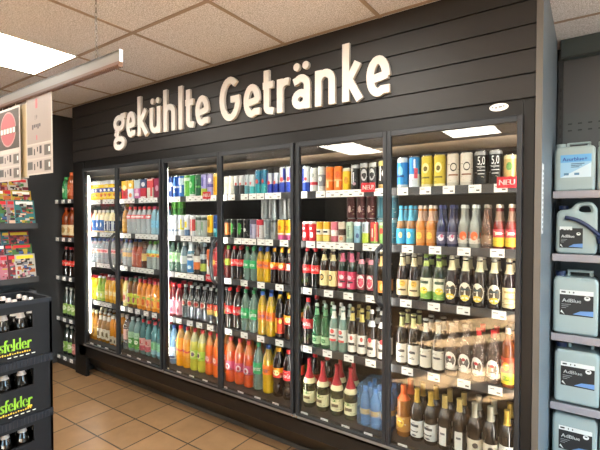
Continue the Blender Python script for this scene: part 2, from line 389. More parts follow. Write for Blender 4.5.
# door four
sl = dict(h=.138, r=.0265)
tall('s_cre', 'cream slim can', 'e6e2d6', [(.0,.08,'c8c4bc')], [('e','cfc8b8',.55,.5,.12,0)], **sl)
tall('s_sid', 'silver and charcoal slim can', 'd0d2d4', [(.0,.5,'3c4044')], [('e','c84a40',.55,.4,.08,0)], **sl)
tall('s_sib', 'silver and pale teal slim can', 'c2ccd2', [(.0,.45,'5a9aa4')], [('e','c84a40',.55,.4,.08,0)], **sl)
tall('s_aqu', 'silver slim can with aqua foot', 'ccd4d8', [(.0,.40,'3ab0b4')], [('e','d04a40',.55,.45,.08,0)], **sl)
tall('s_tea', 'teal slim can with red emblem', '18789c', [(.0,.40,'18a8b0')], [('e','d83a34',.52,.55,.09,0)], h=.165, r=.029)
tall('s_rbl', 'blue and silver slim can with red emblem', 'c4cad4', [(.0,.48,'1f3fa8')], [('r','1f3fa8',.5,.96,-1.3,-.2),('e','d83a34',.52,.6,.09,0)], **sl)
tall('s_rbt', 'tall blue and silver can with red emblem', 'd0d4da', [(.0,.42,'2340a8')], [('r','26389c',.5,.94,.3,1.3),('e','d83a34',.52,.5,.09,0)], h=.172, r=.029)
sh = dict(h=.135, r=.031)
tall('m_ora', 'black can with orange claw mark', 'd87a34', [(.0,.15,'20201e'),(.85,1,'20201e')], [('r','f4c8a0',.2,.8,-.3,-.1),('r','201a14',.3,.8,.5,.8)], **sh)
tall('m_grn', 'black can with green claw mark', '10140f', [], [('r','3fae3c',.25,.8,-.4,-.2),('r','3fae3c',.2,.8,-.05,.12),('r','3fae3c',.3,.75,.3,.45)], **sh)
tall('m_blk', 'black can with white print', '141416', [], [('e','c8c8cc',.45,.4,.1,0)], **sh)
tall('m_pur', 'pale violet can', 'b4b0c8', [(.8,1,'5a5468')], [('r','5a5a8c',.2,.75,-.2,.2)], **sh)
tall('m_rew', 'white can with red stripes', 'd8d4d4', [(.75,1,'c83040')], [('r','c83040',.1,.7,-.5,-.2),('r','c83040',.1,.7,.2,.5)], **sh)
tall('m_gry', 'grey can with pale stripe', '70787c', [], [('r','d0d6d8',.1,.9,-.2,.2)], **sh)
tall('m_sil', 'plain silver can', '9a9e9e', [(.9,1,'606468')], [('e','6c7074',.5,.5,.15,0)], metal=.7, **sh)
tall('m_yep', 'yellow can with pink foot', 'e8b01c', [(.0,.25,'c85a90')], [('e','c87410',.6,.5,.12,0),('r','f4e6ec',.28,.34,-1,1)], **sh)
tall('m_sit', 'tall silver can', 'a4a8a8', [], [('r','7c8084',.2,.8,.1,.4)], metal=.75, h=.155, r=.033)
def soda(key, desc, style, r, h, body, cap, label, art=(), **k):
    sp(key, k.pop('name', 'lemonade_bottle'), 'bottle', desc, style, r, h, body, cap=cap, label=label, art=list(art), **k)
for q, st, r, h in (('5', 'pet', .0315, .235), ('1', 'big', .041, .295), ('15', 'big', .0445, .325)):
    L = (.40, .60) if q != '1' else (.36, .56)
    szn = {'5': 'small', '1': 'large', '15': 'extra large'}[q]
    soda('cola'+q, szn+' cola bottle with red cap', st, r, h, '160b08', 'd02028', [(L[0], L[1], 'd8262a')], [('t','ffffff','Coca-Cola',sum(L)/2,.09,1.9)], name='cola_bottle', rough=.05, fill=.78, glass='241410')
    soda('spri'+q, szn+' clear bottle, green cap and label', st, r, h, '7f9a90', '2fa060', [(L[0]-.04, L[1], '1fa05c')], [('t','ffffff','Sprite',sum(L)/2-.02,.10,1.6)], alpha=.6)
    soda('fant'+q, szn+' orange soda bottle with blue cap', st, r, h, 'c39a12', '2f5fb8', [(L[0], L[1], 'f07a1a')], [('t','1f2f7c','Fanta',sum(L)/2,.09,1.5)], fill=.74, glass='b89838', galpha=.8)
    soda('mezz'+q, szn+' cola mix bottle with orange cap', st, r, h, '1c0e08', 'e8a82a', [(L[0], (L[0]+L[1])/2, 'd8342a'), ((L[0]+L[1])/2, L[1], 'f0981c')], [('e','f8e8b0',sum(L)/2,.6,.06,0)], name='cola_bottle', rough=.05)
soda('gcap', 'dark bottle with lime cap', 'pet', .0315, .235, '5c1c18', '6cb83c', [(.40,.60,'9cb03a')])
soda('lkred', 'dark bottle with red and white label', 'pet', .0315, .235, '1a0c0a', 'd8a04a', [(.40,.60,'d0282c')], [('r','f4ece4',.42,.58,.1,.9)], name='cola_bottle')
soda('bkyr', 'black bottle with yellow and red label', 'big', .038, .29, '140c0a', 'd8b428', [(.12,.48,'d8452a')], [('r','e8b41c',.14,.46,-1.2,-.3),('e','f4d060',.40,.4,.05,.4)], name='cola_bottle')
soda('pinkl', 'orange-red lemonade bottle with pink label', 'big', .0445, .325, 'cf4a14', 'd0222a', [(.28,.48,'c8486a')], [('e','f0d8d4',.36,.5,.07,0),('e','c02838',.36,.25,.04,0)], fill=.74, glass='d0702c', galpha=.85)
# door five
tall('e_blu', 'blue and silver tall can with red emblem', 'd4d8dc', [(.0,.38,'2448b0')], [('r','2448b0',.4,.9,-1.0,-.1),('e','d83a34',.5,.4,.07,.2)], h=.165, r=.031)
tall('e_wre', 'white can with red band', 'e2e0da', [(.28,.42,'c8303c')], [('e','9ca4a0',.68,.5,.1,0)], h=.15, r=.031)
tall('e_gry', 'white and grey can', 'cfcfca', [(.2,.7,'86888c')], [('e','e8e8e4',.5,.4,.1,0)], h=.155, r=.031)
tall('e_ora', 'orange can', 'ec7a26', [(.4,.48,'f8b87c')], [('e','d85a14',.65,.6,.14,0),('r','fbd0a0',.15,.4,-.3,.3)], h=.15, r=.031, metal=.15)
tall('e_yel', 'yellow can', 'ecb81a', [(.9,1,'d8d4c0')], [('e','c88a08',.45,.5,.16,0)], h=.135, r=.031, metal=.15)
tall('e_blk', 'black can with white lettering marks', '18181a', [(.9,1,'b0b0b0')], [('r','f0eeec',.25,.85,-.5,-.2),('r','e8e4e8',.3,.7,.05,.25),('e','c090a0',.25,.4,.06,.3)], h=.15, r=.031)
tall('e_bkg', 'black can with grey swirl', '202022', [(.88,1,'a8a8a8')], [('e','b8b8ba',.55,.7,.22,0),('e','202022',.52,.35,.12,.1)], h=.155, r=.031)
tall('e_bkt', 'black and tan can', '1a1816', [(.86,1,'d8c878'),(.0,.15,'c8a468')], [('r','f0eeea',.3,.8,-.4,-.1),('e','d8d4d0',.55,.3,.1,.4)], h=.16, r=.031)
ss = dict(h=.125, r=.027, metal=.15)
tall('f_red', 'small red can', 'd42a34', [(.92,1,'e8e4e0')], [('r','ffffff',.2,.45,-.4,.4),('r','ffffff',.6,.7,-.5,.1)], **ss)
tall('f_yew', 'small yellow and white can', 'ecb42a', [(.35,.65,'f0ece0'),(.0,.3,'e8d070')], [('r','1c1c1c',.45,.55,-.7,.7)], **ss)
tall('f_piw', 'small pink and white can', 'cc6c7c', [(.3,.6,'f0e4e0')], [('e','f8f0ec',.45,.6,.15,0)], **ss)
tall('f_brw', 'small brown and cream can', 'e0d0bc', [(.35,.68,'4c3428')], [('e','c88a60',.2,.5,.1,0)], **ss)
tall('f_min', 'small mint can', 'b6cdb6', [(.0,.2,'8aa89c')], [('r','5a7c6c',.3,.8,-.2,.1)], **ss)
tall('f_lbl', 'small pale blue can', '86b0c8', [(.85,1,'cfe0e8')], [('e','2c4a7c',.35,.4,.12,0)], **ss)
tall('f_wgr', 'small white and lime can', 'c2d0dc', [(.0,.5,'b8cc4a')], [('r','2c3448',.55,.9,-.5,-.2)], **ss)
tall('f_rgr', 'small red and green can', 'c83c3c', [(.0,.1,'7ab04c')], [('r','f4e8e0',.3,.7,-.1,.2),('r','8ec05c',.1,.9,.6,.8)], **ss)
tall('f_grn', 'small green can', '8ec06a', [(.9,1,'d0e4c0')], [('e','c84a3c',.6,.5,.14,0)], **ss)
tall('k_dre', 'dark red can stacked high', '4a1418', [(.9,1,'6c3438')], [('e','c8a8a4',.4,.3,.15,-.2)], h=.142, r=.029)
tall('k_tea', 'teal can stacked high', '3a7484', [(.9,1,'8ab0b8')], [('r','7cb0bc',.1,.85,-.6,-.3)], h=.142, r=.030)
tall('k_grn', 'green topped can in the rear stack', '3a7a34', [(.6,1,'58a840')], [], h=.14, r=.033)
soda('cola_s', 'cola bottle with red label and red cap', 'pet', .034, .255, '120a08', 'c8202c', [(.36,.56,'d8262a')], [('t','ffffff','Coca-Cola',.46,.08,1.9)], name='cola_bottle', rough=.05)
def beer(key, desc, body, cap, label, art=(), neck=None, h=.255, r=.0335, style='beer', name='beer_bottle', **k):
    d = dict(cap=cap, capmetal=.5, label=label, art=list(art), rough=.06, **k)
    if neck: d['neck'] = neck
    sp(key, name, 'bottle', desc, style, r, h, body, **d)
beer('b_cre', 'brown beer bottle with cream label', '2a1206', 'c8c0a8', [(.10,.46,'e4d49c')], [('e','2a1e14',.3,.5,.08,0),('e','d8b060',.3,.3,.05,0)], [(.70,.84,'dccc98')])
beer('b_pin', 'dark bottle with bright pink label', '16261a', '303030', [(.08,.48,'c83a60')], [('r','f0d8dc',.12,.2,-.8,.2),('e','f4e0e4',.34,.5,.05,0),('r','20141a',.22,.26,-.3,.8)], [(.70,.90,'d86a88')])
beer('b_piw', 'dark bottle with white and pink oval label', '1a120e', '303030', [(.10,.44,'8c2a3c')], [('e','f0dcd8',.28,.8,.15,0),('e','d84a64',.26,.5,.1,.1)], [(.68,.78,'d88a98')])
beer('b_ora', 'dark bottle with orange label', '241a10', 'c0b080', [(.08,.34,'d8843a')], [('e','f0c070',.2,.4,.07,0)], [(.66,.88,'d0a868')])
beer('b_grg', 'green glass bottle with green label', '2f6a44', '9ab0a0', [(.08,.26,'a8c8a0')], [('e','2f7a44',.17,.6,.05,0)], [(.74,.88,'6aa87c')], alpha=.75, h=.27)
beer('b_bec', 'pale green bottle with red and white label', '84a498', 'c8ccc8', [(.22,.50,'d4d8d0')], [('e','c83a34',.44,.5,.05,0),('r','c83a34',.22,.27,-.9,.9),('r','5a6660',.33,.37,-.7,.7)], [(.72,.88,'d8dcd4')], alpha=.7, h=.27)
beer('b_gld', 'dark bottle with gold neck and white label', '17100c', 'b8a868', [(.06,.44,'e2ddd2')], [('e','a83a30',.36,.3,.05,0),('r','2c2824',.2,.26,-.7,.7)], [(.72,.88,'c4b464')], h=.275)
beer('b_wh', 'dark bottle with white neck and label', '1c1210', 'd0d0d0', [(.04,.40,'d8d0c8')], [('e','c83038',.38,.4,.05,0),('r','3a3430',.18,.24,-.7,.7)], [(.66,.78,'d8dce0')], h=.275)
beer('sekt', 'sparkling wine bottle with red foil', '2c3018', 'a82430', [(.10,.34,'e6dfb4')], [('e','4a7c34',.31,.9,.025,0),('r','6a5a3c',.18,.24,-.6,.6)], [(.50,.60,'e6dcb0')], style='sekt', name='sparkling_wine_bottle', foil=.60, h=.305, r=.039)
sp('mw', 'water_bottle', 'bottle', 'small blue water bottle', 'pet', .030, .22, '4f7cae', cap='3a78c0', alpha=.7, label=[(.30,.44,'c8a04a')])
# door six
q = dict(h=.168, r=.0335)
tall('g_pin', 'pink and black can', '2a1820', [(.3,.5,'d85a80')], [], h=.11, r=.030)
tall('g_blu', 'blue beer can', '2a8ad0', [(.0,.1,'c8d4dc'),(.88,1,'d0d8dc')], [('e','7cc4ea',.55,.5,.16,0),('r','103a70',.36,.42,-.7,.7)], name='beer_can', **q)
tall('g_bwr', 'blue, silver and red slanted can', '2c84cc', [(.0,.45,'c8ced4')], [('r','d04a5c',.3,.62,-.1,.5),('r','e8ecf0',.62,.9,-.2,.1)], name='beer_can', **q)
tall('g_gol', 'golden beer can', 'd0ba3e', [(.0,.08,'e8e0b0')], [('e','efe6a4',.6,.6,.16,0),('e','6a5c14',.58,.35,.08,0),('r','6a5c14',.28,.33,-.7,.7)], name='beer_can', **q)
tall('g_whi', 'white beer can', 'd6ccbe', [(.0,.1,'bcb4a8')], [('e','3a3430',.58,.55,.13,0),('e','d6ccbe',.58,.42,.09,0),('r','8a5c44',.32,.37,-.8,.8)], name='beer_can', metal=.15, **q)
tall('g_50', 'black beer can marked 5,0', '1c1c1e', [(.93,1,'a0a0a0')], [('t','f0f0f0','5,0',.72,.24,1.15),('r','d8d8d8',.52,.54,-.6,.6),('r','d8d8d8',.42,.44,-.6,.6),('r','d8d8d8',.32,.34,-.5,.5)], name='beer_can', **q)
tall('g_tan', 'tan can with green emblem', 'd2b070', [(.9,1,'e8d8a8')], [('e','6c9a4c',.6,.5,.14,0)], name='beer_can', h=.14, r=.033)
def alco(key, desc, body, cap, label, art=(), neck=None, **k):
    beer(key, desc, body, cap, label, art, neck, h=.215, r=.031, style='alco', name='mixed_drink_bottle', **k)
alco('a_blu', 'amber drink bottle with cyan label', '8a5a2a', '54b4d8', [(.04,.42,'3aaee0')], [('e','f2e0a0',.26,.4,.08,0)], [(.62,.90,'5ab4d8')])
alco('a_ora', 'orange drink bottle with pale neck', 'c87a2c', 'd8c8b8', [(.08,.40,'c8843a')], [('e','f4c850',.26,.6,.09,0)], [(.62,.86,'c8a088')])
alco('a_nav', 'navy blue drink bottle', '1c2450', '30386c', [(.08,.36,'5a5470')], [('e','e8e0ea',.22,.6,.08,0),('e','c05a80',.26,.3,.04,.2)])
alco('a_clr', 'clear drink bottle with orange fruit label', 'b4b8b2', 'c8ccca', [(.10,.22,'c8c4bc')], [('e','e8622a',.28,.7,.10,0),('e','f4a080',.24,.3,.04,.2)], alpha=.6)
alco('a_emp', 'clear amber drink bottle', '6c4a38', '8c8478', [(.1,.3,'8a6a50')], alpha=.7)
alco('a_rye', 'red drink bottle with yellow label', '7c2018', 'c8b8a8', [(.06,.26,'e8c43a'),(.26,.44,'c83a4a')], [('r','f8e8d0',.32,.38,-.6,.6)], [(.62,.84,'8c6a58')])
beer('h_cre', 'brown beer bottle with pale fruit label', '22100a', 'c8c4b8', [(.08,.42,'dccaa0')], [('e','e8b84c',.34,.5,.07,0),('r','5c4426',.18,.22,-.8,.6)], [(.72,.90,'dcd0a8')], h=.25)
beer('h_grn', 'dark green beer bottle, white and lime label', '16240e', '8ab04c', [(.06,.22,'7cab48'),(.22,.50,'e4e2cc')], [('r','2c4a30',.38,.44,-.8,.8),('e','e8cc3c',.24,.7,.07,0)], [(.74,.86,'b8c870')], h=.25)
beer('h_ova', 'dark beer bottle, white and yellow oval label', '1a0f10', 'd8d4c4', [(.16,.40,'4a3c2c')], [('e','ece6d2',.29,1.0,.19,0),('e','e6c42c',.17,.75,.06,0),('r','2c3c40',.32,.36,-.6,.6)], [(.70,.90,'e0d8b0')], h=.25)
beer('h_rec', 'dark beer bottle with square cream label', '1c1014', 'e4d8bc', [(.06,.44,'e4d2a4')], [('r','b49a64',.34,.38,-.8,.8),('r','b49a64',.22,.25,-.7,.7),('r','b49a64',.12,.14,-.5,.5)], [(.70,.88,'dccaa4')], h=.25)
beer('w_gld', 'dark wine bottle with pale gold neck', '12110e', '9c9a6c', [(.06,.42,'d8d2c6')], [('r','4a4a4c',.26,.30,-.6,.6),('r','6c6c6c',.16,.18,-.5,.5)], [(.74,.92,'b4b47a')], style='wine', name='wine_bottle', h=.285, r=.036)
beer('w_sil', 'dark wine bottle with silver neck', '151412', 'a8aca8', [(.06,.42,'d0cabc')], [('r','4a4a4c',.26,.30,-.6,.6)], [(.74,.92,'a4aaa4')], style='wine', name='wine_bottle', h=.27, r=.036)
beer('w_clr', 'clear bottle with rounded white label', '7a6a60', 'b8b0a8', [(.12,.2,'c8c0b4')], [('e','ece6dc',.30,1.0,.17,0),('e','a83a3c',.36,.3,.03,0),('r','5c5450',.26,.29,-.6,.6)], style='wine', name='wine_bottle', alpha=.7, h=.265, r=.036)
beer('w_red', 'clear bottle with white label, red cap', '6c5a52', 'd83038', [(.12,.2,'c8c0b4')], [('e','efe9e0',.28,1.0,.18,0),('e','b83038',.34,.35,.03,0),('r','5c5450',.22,.25,-.6,.6)], style='wine', name='wine_bottle', alpha=.75, h=.26, r=.036, foil=.86)
beer('w_ryl', 'amber bottle with red and yellow label', '7c3a14', 'd8c8b8', [(.06,.24,'d8c02c'),(.24,.50,'c8452a')], [('e','8cae2c',.16,.6,.05,0),('e','f0a03c',.36,.5,.07,0)], style='spirit', name='spirit_bottle', alpha=.9, h=.285, r=.036)
beer('w_amb', 'amber spirit bottle with orange top', '8a5420', 'd8602c', [(.1,.4,'b47a34')], [('e','e0b84c',.28,.6,.1,0)], style='spirit', name='spirit_bottle', alpha=.9, h=.275, r=.042, foil=.72)
beer('w_dkg', 'dark wine bottle, gold neck, white label', '15100c', 'b8963c', [(.08,.40,'d8d6d0')], [('r','3c3c40',.28,.33,-.7,.7),('r','3c3c40',.18,.20,-.6,.6),('e','5a5a60',.12,.4,.02,0)], style='wine', name='wine_bottle', foil=.74, h=.275, r=.037)
beer('w_dkn', 'dark wine bottle with narrow white label', '15100c', 'c0a868', [(.08,.1,'2a2420')], [('r','d8d6d0',.08,.42,-.5,.6),('r','5a5a60',.28,.32,-.3,.4)], style='wine', name='wine_bottle', foil=.76, h=.275, r=.037)
beer('w_slv', 'dark wine bottle, silver neck, cream label', '14110d', 'a8a290', [(.08,.36,'d4ccb8')], [('e','4a4440',.26,.4,.05,0),('r','4a4440',.14,.16,-.6,.6)], style='wine', name='wine_bottle', foil=.74, h=.275, r=.037)
# side shelf
sp('z_grn', 'juice_bottle', 'bottle', 'green labelled bottle', 'juice', .04, .24, '2f7a44', cap='3a9a50', label=[(.1,.6,'3a9a58')], art=[('e','c8e0c0',.4,.4,.1,0)])
sp('z_ora', 'juice_bottle', 'bottle', 'orange brown bottle', 'juice', .045, .28, '9a4a22', cap='c8602c', label=[(.15,.55,'b85a2c')], art=[('e','f0d0b0',.3,.5,.08,0)])
sp('z_brn', 'juice_bottle', 'bottle', 'brown bottle with cream label', 'big', .05, .31, '7c3410', cap='7c2a14', label=[(.08,.42,'d8c8a0')], art=[('e','b08a54',.25,.5,.1,0)])
sp('z_col', 'cola_bottle', 'bottle', 'cola bottle with red label', 'big', .042, .30, '140a08', cap='c8202c', label=[(.36,.54,'d8302a')], art=[('t','ffffff','Coca-Cola',.45,.08,1.9)])
sp('z_gl', 'water_bottle', 'bottle', 'dark bottle with lime label', 'big', .042, .30, '26302c', cap='a0a8a0', label=[(.10,.45,'7aa04c')], art=[('e','c8d8b0',.3,.6,.08,0)])
sp('z_pk', 'water_bottle', 'bottle', 'dark bottle with dusty pink label', 'big', .042, .30, '38302c', cap='8c8c88', label=[(.10,.45,'b4706c')], art=[('e','d8b0a8',.3,.6,.08,0)])
sp('z_gr', 'water_bottle', 'bottle', 'dark bottle with grey label', 'big', .042, .30, '2c3234', cap='80888c', label=[(.12,.4,'8c949c')])

# ------------------------------------------------------------------ setting
XL, XR, YB, YF, H = -4.60, 2.80, -5.60, 1.05, 2.607
tilemat = bpy.data.materials.new('floor_tiles'); tilemat.use_nodes = True
nt = tilemat.node_tree; b = nt.nodes['Principled BSDF']
tc = nt.nodes.new('ShaderNodeTexCoord'); mp = nt.nodes.new('ShaderNodeMapping'); br = nt.nodes.new('ShaderNodeTexBrick')
mp.inputs['Location'].default_value = (3.12+.3*20, .225+.3*30, 0)
br.offset = 0; br.squash = 1
br.inputs['Scale'].default_value = 1; br.inputs['Brick Width'].default_value = .3; br.inputs['Row Height'].default_value = .3
br.inputs['Mortar Size'].default_value = .0055; br.inputs['Mortar Smooth'].default_value = .1
br.inputs['Color1'].default_value = lin('957453'); br.inputs['Color2'].default_value = lin('896a4a'); br.inputs['Mortar'].default_value = lin('241b15')
ns = nt.nodes.new('ShaderNodeTexNoise'); ns.inputs['Scale'].default_value = 9; ns.inputs['Detail'].default_value = 6
mx = nt.nodes.new('ShaderNodeMixRGB'); mx.blend_type = 'MULTIPLY'; mx.inputs[0].default_value = .5
nr = nt.nodes.new('ShaderNodeValToRGB'); nr.color_ramp.elements[0].color = (.62,.6,.58,1); nr.color_ramp.elements[0].position = .3; nr.color_ramp.elements[1].position = .7
nt.links.new(tc.outputs['Object'], mp.inputs['Vector']); nt.links.new(mp.outputs[0], br.inputs['Vector'])
nt.links.new(tc.outputs['Object'], ns.inputs['Vector']); nt.links.new(ns.outputs['Fac'], nr.inputs[0])
nt.links.new(br.outputs['Color'], mx.inputs[1]); nt.links.new(nr.outputs[0], mx.inputs[2]); nt.links.new(mx.outputs[0], b.inputs['Base Color'])
b.inputs['Roughness'].default_value = .35
fl = MB().box(XL-.1, XR+.1, YB-.1, YF+.1, -.1, 0, tilemat).obj('floor'); struct(fl)

ceilmat = bpy.data.materials.new('mineral_ceiling_tile'); ceilmat.use_nodes = True
nt = ceilmat.node_tree; b = nt.nodes['Principled BSDF']; b.inputs['Roughness'].default_value = .9
tc = nt.nodes.new('ShaderNodeTexCoord'); ns = nt.nodes.new('ShaderNodeTexNoise'); ns.inputs['Scale'].default_value = 170; ns.inputs['Detail'].default_value = 3
rp = nt.nodes.new('ShaderNodeValToRGB'); rp.color_ramp.elements[0].position = .36; rp.color_ramp.elements[1].position = .62
rp.color_ramp.elements[0].color = lin('b2b1b6'); rp.color_ramp.elements[1].color = lin('f0f0f8')
bp = nt.nodes.new('ShaderNodeBump'); bp.inputs['Strength'].default_value = .3; bp.inputs['Distance'].default_value = .002
nt.links.new(tc.outputs['Object'], ns.inputs['Vector']); nt.links.new(ns.outputs['Fac'], rp.inputs[0]); nt.links.new(rp.outputs[0], b.inputs['Base Color'])
nt.links.new(ns.outputs['Fac'], bp.inputs['Height']); nt.links.new(bp.outputs[0], b.inputs['Normal'])
ce = MB().box(XL-.1, XR+.1, YB-.1, YF+.1, H, H+.1, ceilmat).obj('ceiling'); struct(ce)
grid = MB(); gm = M('9c8a7c', .6)
gx = -2.80; gy = -.645
i = 0
for k in range(-4, 10):
    x = gx + .625*k
    if XL < x < XR: grid.box(x-.011, x+.011, YB, YF, H-.0035, H+.001, gm)
for k in range(-9, 4):
    y = gy + .625*k
    if YB < y < YF: grid.box(XL, XR, y-.011, y+.011, H-.003, H+.001, gm)
struct(grid.obj('trim_1'))

dark = M('232323', .55); darkw = M('2a2a2b', .6, noise=.1, nscale=3)
struct(MB().box(XL-.1, XL, YB-.1, YF+.1, 0, H, darkw).obj('wall_left'))
struct(MB().box(XL-.1, XR+.1, YF, YF+.1, 0, H, darkw).obj('wall_front'))
wallm = M('8a857d', .8)
def wall_with_holes(name, axis, at0, at1, a0, a1, holes, mat):
    """holes: (a0,a1,z0,z1) sorted by a"""
    mb = MB(); cur = a0
    def bx(p0, p1, z0, z1):
        if p1-p0 < 1e-4 or z1-z0 < 1e-4: return
        if axis == 'x': mb.box(p0, p1, at0, at1, z0, z1, mat)
        else: mb.box(at0, at1, p0, p1, z0, z1, mat)
    for h0, h1, z0, z1 in holes:
        bx(cur, h0, 0, H); bx(h0, h1, 0, z0); bx(h0, h1, z1, H); cur = h1
    bx(cur, a1, 0, H)
    return struct(mb.obj(name))
back_holes = [(-.70, .08, .04, 1.24), (.22, .70, .04, 1.60), (1.42, 1.90, .10, 2.30), (2.12, 2.36, .10, 2.30)]
side_holes = [(-1.2, .55, .25, 2.4)]
wall_with_holes('wall_back', 'x', YB, YB+.12, XL, XR, back_holes, wallm)
wall_with_holes('wall_right', 'y', XR, XR+.12, YB, YF, side_holes, wallm)
fm = M('6c6e70', .4, .5); wp = pane_mat('f2f7f6')
n = 0
for h0, h1, z0, z1 in back_holes:
    n += 1
    f = MB(); w = .03
    f.box(h0, h0+w, YB+.02, YB+.1, z0, z1, fm).box(h1-w, h1, YB+.02, YB+.1, z0, z1, fm).box(h0, h1, YB+.02, YB+.1, z0, z0+w, fm).box(h0, h1, YB+.02, YB+.1, z1-w, z1, fm)
    fo = struct(f.obj('window_%d' % n))
    MB().box(h0+w, h1-w, YB+.055, YB+.060, z0+w, z1-w, wp).obj('glass_pane', fo)
for h0, h1, z0, z1 in side_holes:
    n += 1
    f = MB(); w = .05
    f.box(XR+.02, XR+.1, h0, h0+w, z0, z1, fm).box(XR+.02, XR+.1, h1-w, h1, z0, z1, fm).box(XR+.02, XR+.1, h0, h1, z0, z0+w, fm).box(XR+.02, XR+.1, h0, h1, z1-w, z1, fm)
    fo = struct(f.obj('window_%d' % n))
    MB().box(XR+.055, XR+.060, h0+w, h1-w, z0+w, z1-w, wp).obj('glass_pane', fo)

# ceiling lights: recessed 0.625 x 1.25 panels
LP = [(-3.095, -1.27, 'seen at the left end of the ceiling'), (-3.095, -3.77, 'behind the left ceiling panel'), (-1.22, -1.27, 'above the aisle in front of the third door'),
      (-1.22, -3.145, 'seen mirrored in the rightmost door'), (.655, -1.27, 'above the right end of the aisle'), (.655, -3.77, 'near the right rear of the room')]
for x, y, where in LP:
    t = thing('ceiling_light', 'recessed warm white fluorescent ceiling panel '+where, 'ceiling light', (x, y, H), 'recessed ceiling light panels')
    f = MB(); a, c, w = .3125, .625, .012; k = M('e0d8c8', .5)
    f.box(-a, a, -c, -c+w, -.006, 0, k).box(-a, a, c-w, c, -.006, 0, k).box(-a, -a+w, -c, c, -.006, 0, k).box(a-w, a, -c, c, -.006, 0, k)
    f.obj('frame', t)
    MB().box(-a+w, a-w, -c+w, c-w, -.0045, -.001, emit('fffaee', 22.0)).obj('diffuser', t)

# ------------------------------------------------------------------ refrigerator
FX0, FX1 = -4.16, -.197
DB = [-3.945, -3.385, -2.763, -2.12, -1.475, -.876, -.243]      # door edges
blk = M('110f0e', .45, spec=.3); blk2 = M('161514', .5); gry = M('2a2c30', .4, .2, spec=.35); steel = M('9a9da0', .3, .8); inn = M('0d0d0e', .5); canopy = M('c8b8a4', .45)
fr = thing('refrigerator', 'long black six-door glass front drinks cooler under the white lettering', 'refrigerator', (0,0,0))
m = MB()
m.box(FX0, DB[0]-.012, 0, .034, 0, 2.065, blk)                       # left post
m.box(DB[6], FX1, 0, .05, .05, 2.065, blk)                        # right post
m.box(DB[0], DB[6], 0, .05, 1.995, 2.065, blk)                    # header
m.box(DB[0], DB[6], 0, .05, .28, .323, blk)                       # sill
m.box(DB[2]-.014, DB[2]+.014, 0.002, .035, .323, 1.995, blk).box(DB[4]-.014, DB[4]+.014, 0.002, .035, .323, 1.995, blk)
bevel(m.obj('front_frame', fr), .003)
m = MB()
m.box(FX0, FX0+.06, .05, .80, 0, 2.065, inn).box(FX1-.05, FX1, .05, .80, 0, 2.065, inn)
m.box(FX0+.06, FX1-.05, .76, .80, .05, 2.065, inn).box(FX0+.06, FX1-.05, .05, .76, 2.02, 2.065, inn)
m.obj('cabinet_body', fr)
m = MB(); m.box(FX0+.06, FX1-.05, .02, .76, .28, .338, inn); m.obj('bottom_deck', fr)
m = MB()
m.add([(FX0+.08,.0,.30),(FX1,.0,.30),(FX1,.0,.20),(FX0+.08,.0,.20),(FX1,.15,.03),(FX0+.08,.15,.03),(FX1,.3,.03),(FX0+.08,.3,.03),(FX1,.3,.3),(FX0+.08,.3,.3)],
      [(0,3,2,1),(3,5,4,2),(5,7,6,4),(7,9,8,6),(9,0,1,8),(1,2,4,6,8),(0,9,7,5,3)], M('0f0c0b', .35))
m.obj('plinth', fr)
MB().box(FX0+.08, FX1, .148, .165, 0, .03, M('57534e', .4, .4)).obj('floor_trim', fr)
m = MB(); m.box(DB[0]-.02, DB[6]+.02, -.018, .0, .305, .323, steel); bevel(m.obj('bumper_strip', fr), .003)
for x in (DB[2]-.015, DB[2]+.015, DB[4]-.015, DB[4]+.015): MB().box(x-.007, x+.007, -.021, -.018, .308, .320, M('f0f0f0', .2, .9)).obj('hinge_plate', fr)
m = MB(); n0 = 10; pts = []
for i in range(n0+1):
    a = i/n0; pts.append((.05 + .22*a, 1.992 - .085*math.sin(a*PI/2)))
vs = []; fs = []
for y, z in pts: vs += [(FX0+.06, y, z), (FX1-.05, y, z)]
for i in range(n0): fs.append((2*i, 2*i+1, 2*i+3, 2*i+2))
m.add(vs[:10], fs[:4], M('4a4642', .45), True); m.add(vs[8:], [tuple(k for k in f) for f in fs[:6]], canopy, True); co = m.obj('air_canopy', fr); so = co.modifiers.new('thick', 'SOLIDIFY'); so.thickness = .006
for x, e_ in ((DB[0]-.002, 46.0), (DB[1]*1.0192, 20.0), (DB[2]-.006, 42.0), (DB[3]*1.0192, 30.0), (DB[4]*1.0192, 42.0), (DB[5]*1.0192, 34.0), (DB[6]-.0105, 36.0)):  # strips inside each door pair are added, unseen, to brighten the drinks
    MB().box(x-.0018, x+.0018, .036, .048, .42, 1.93, emit('fff6ea', e_)).obj('led_or_fill_strip', fr)
MB().box(DB[0]+.02, DB[6]-.02, .052, .062, 1.984, 1.990, emit('fff2e0', 40)).obj('led_or_fill_strip', fr)
gp = pane_mat('f6f8f8', 1.5, 1.2)
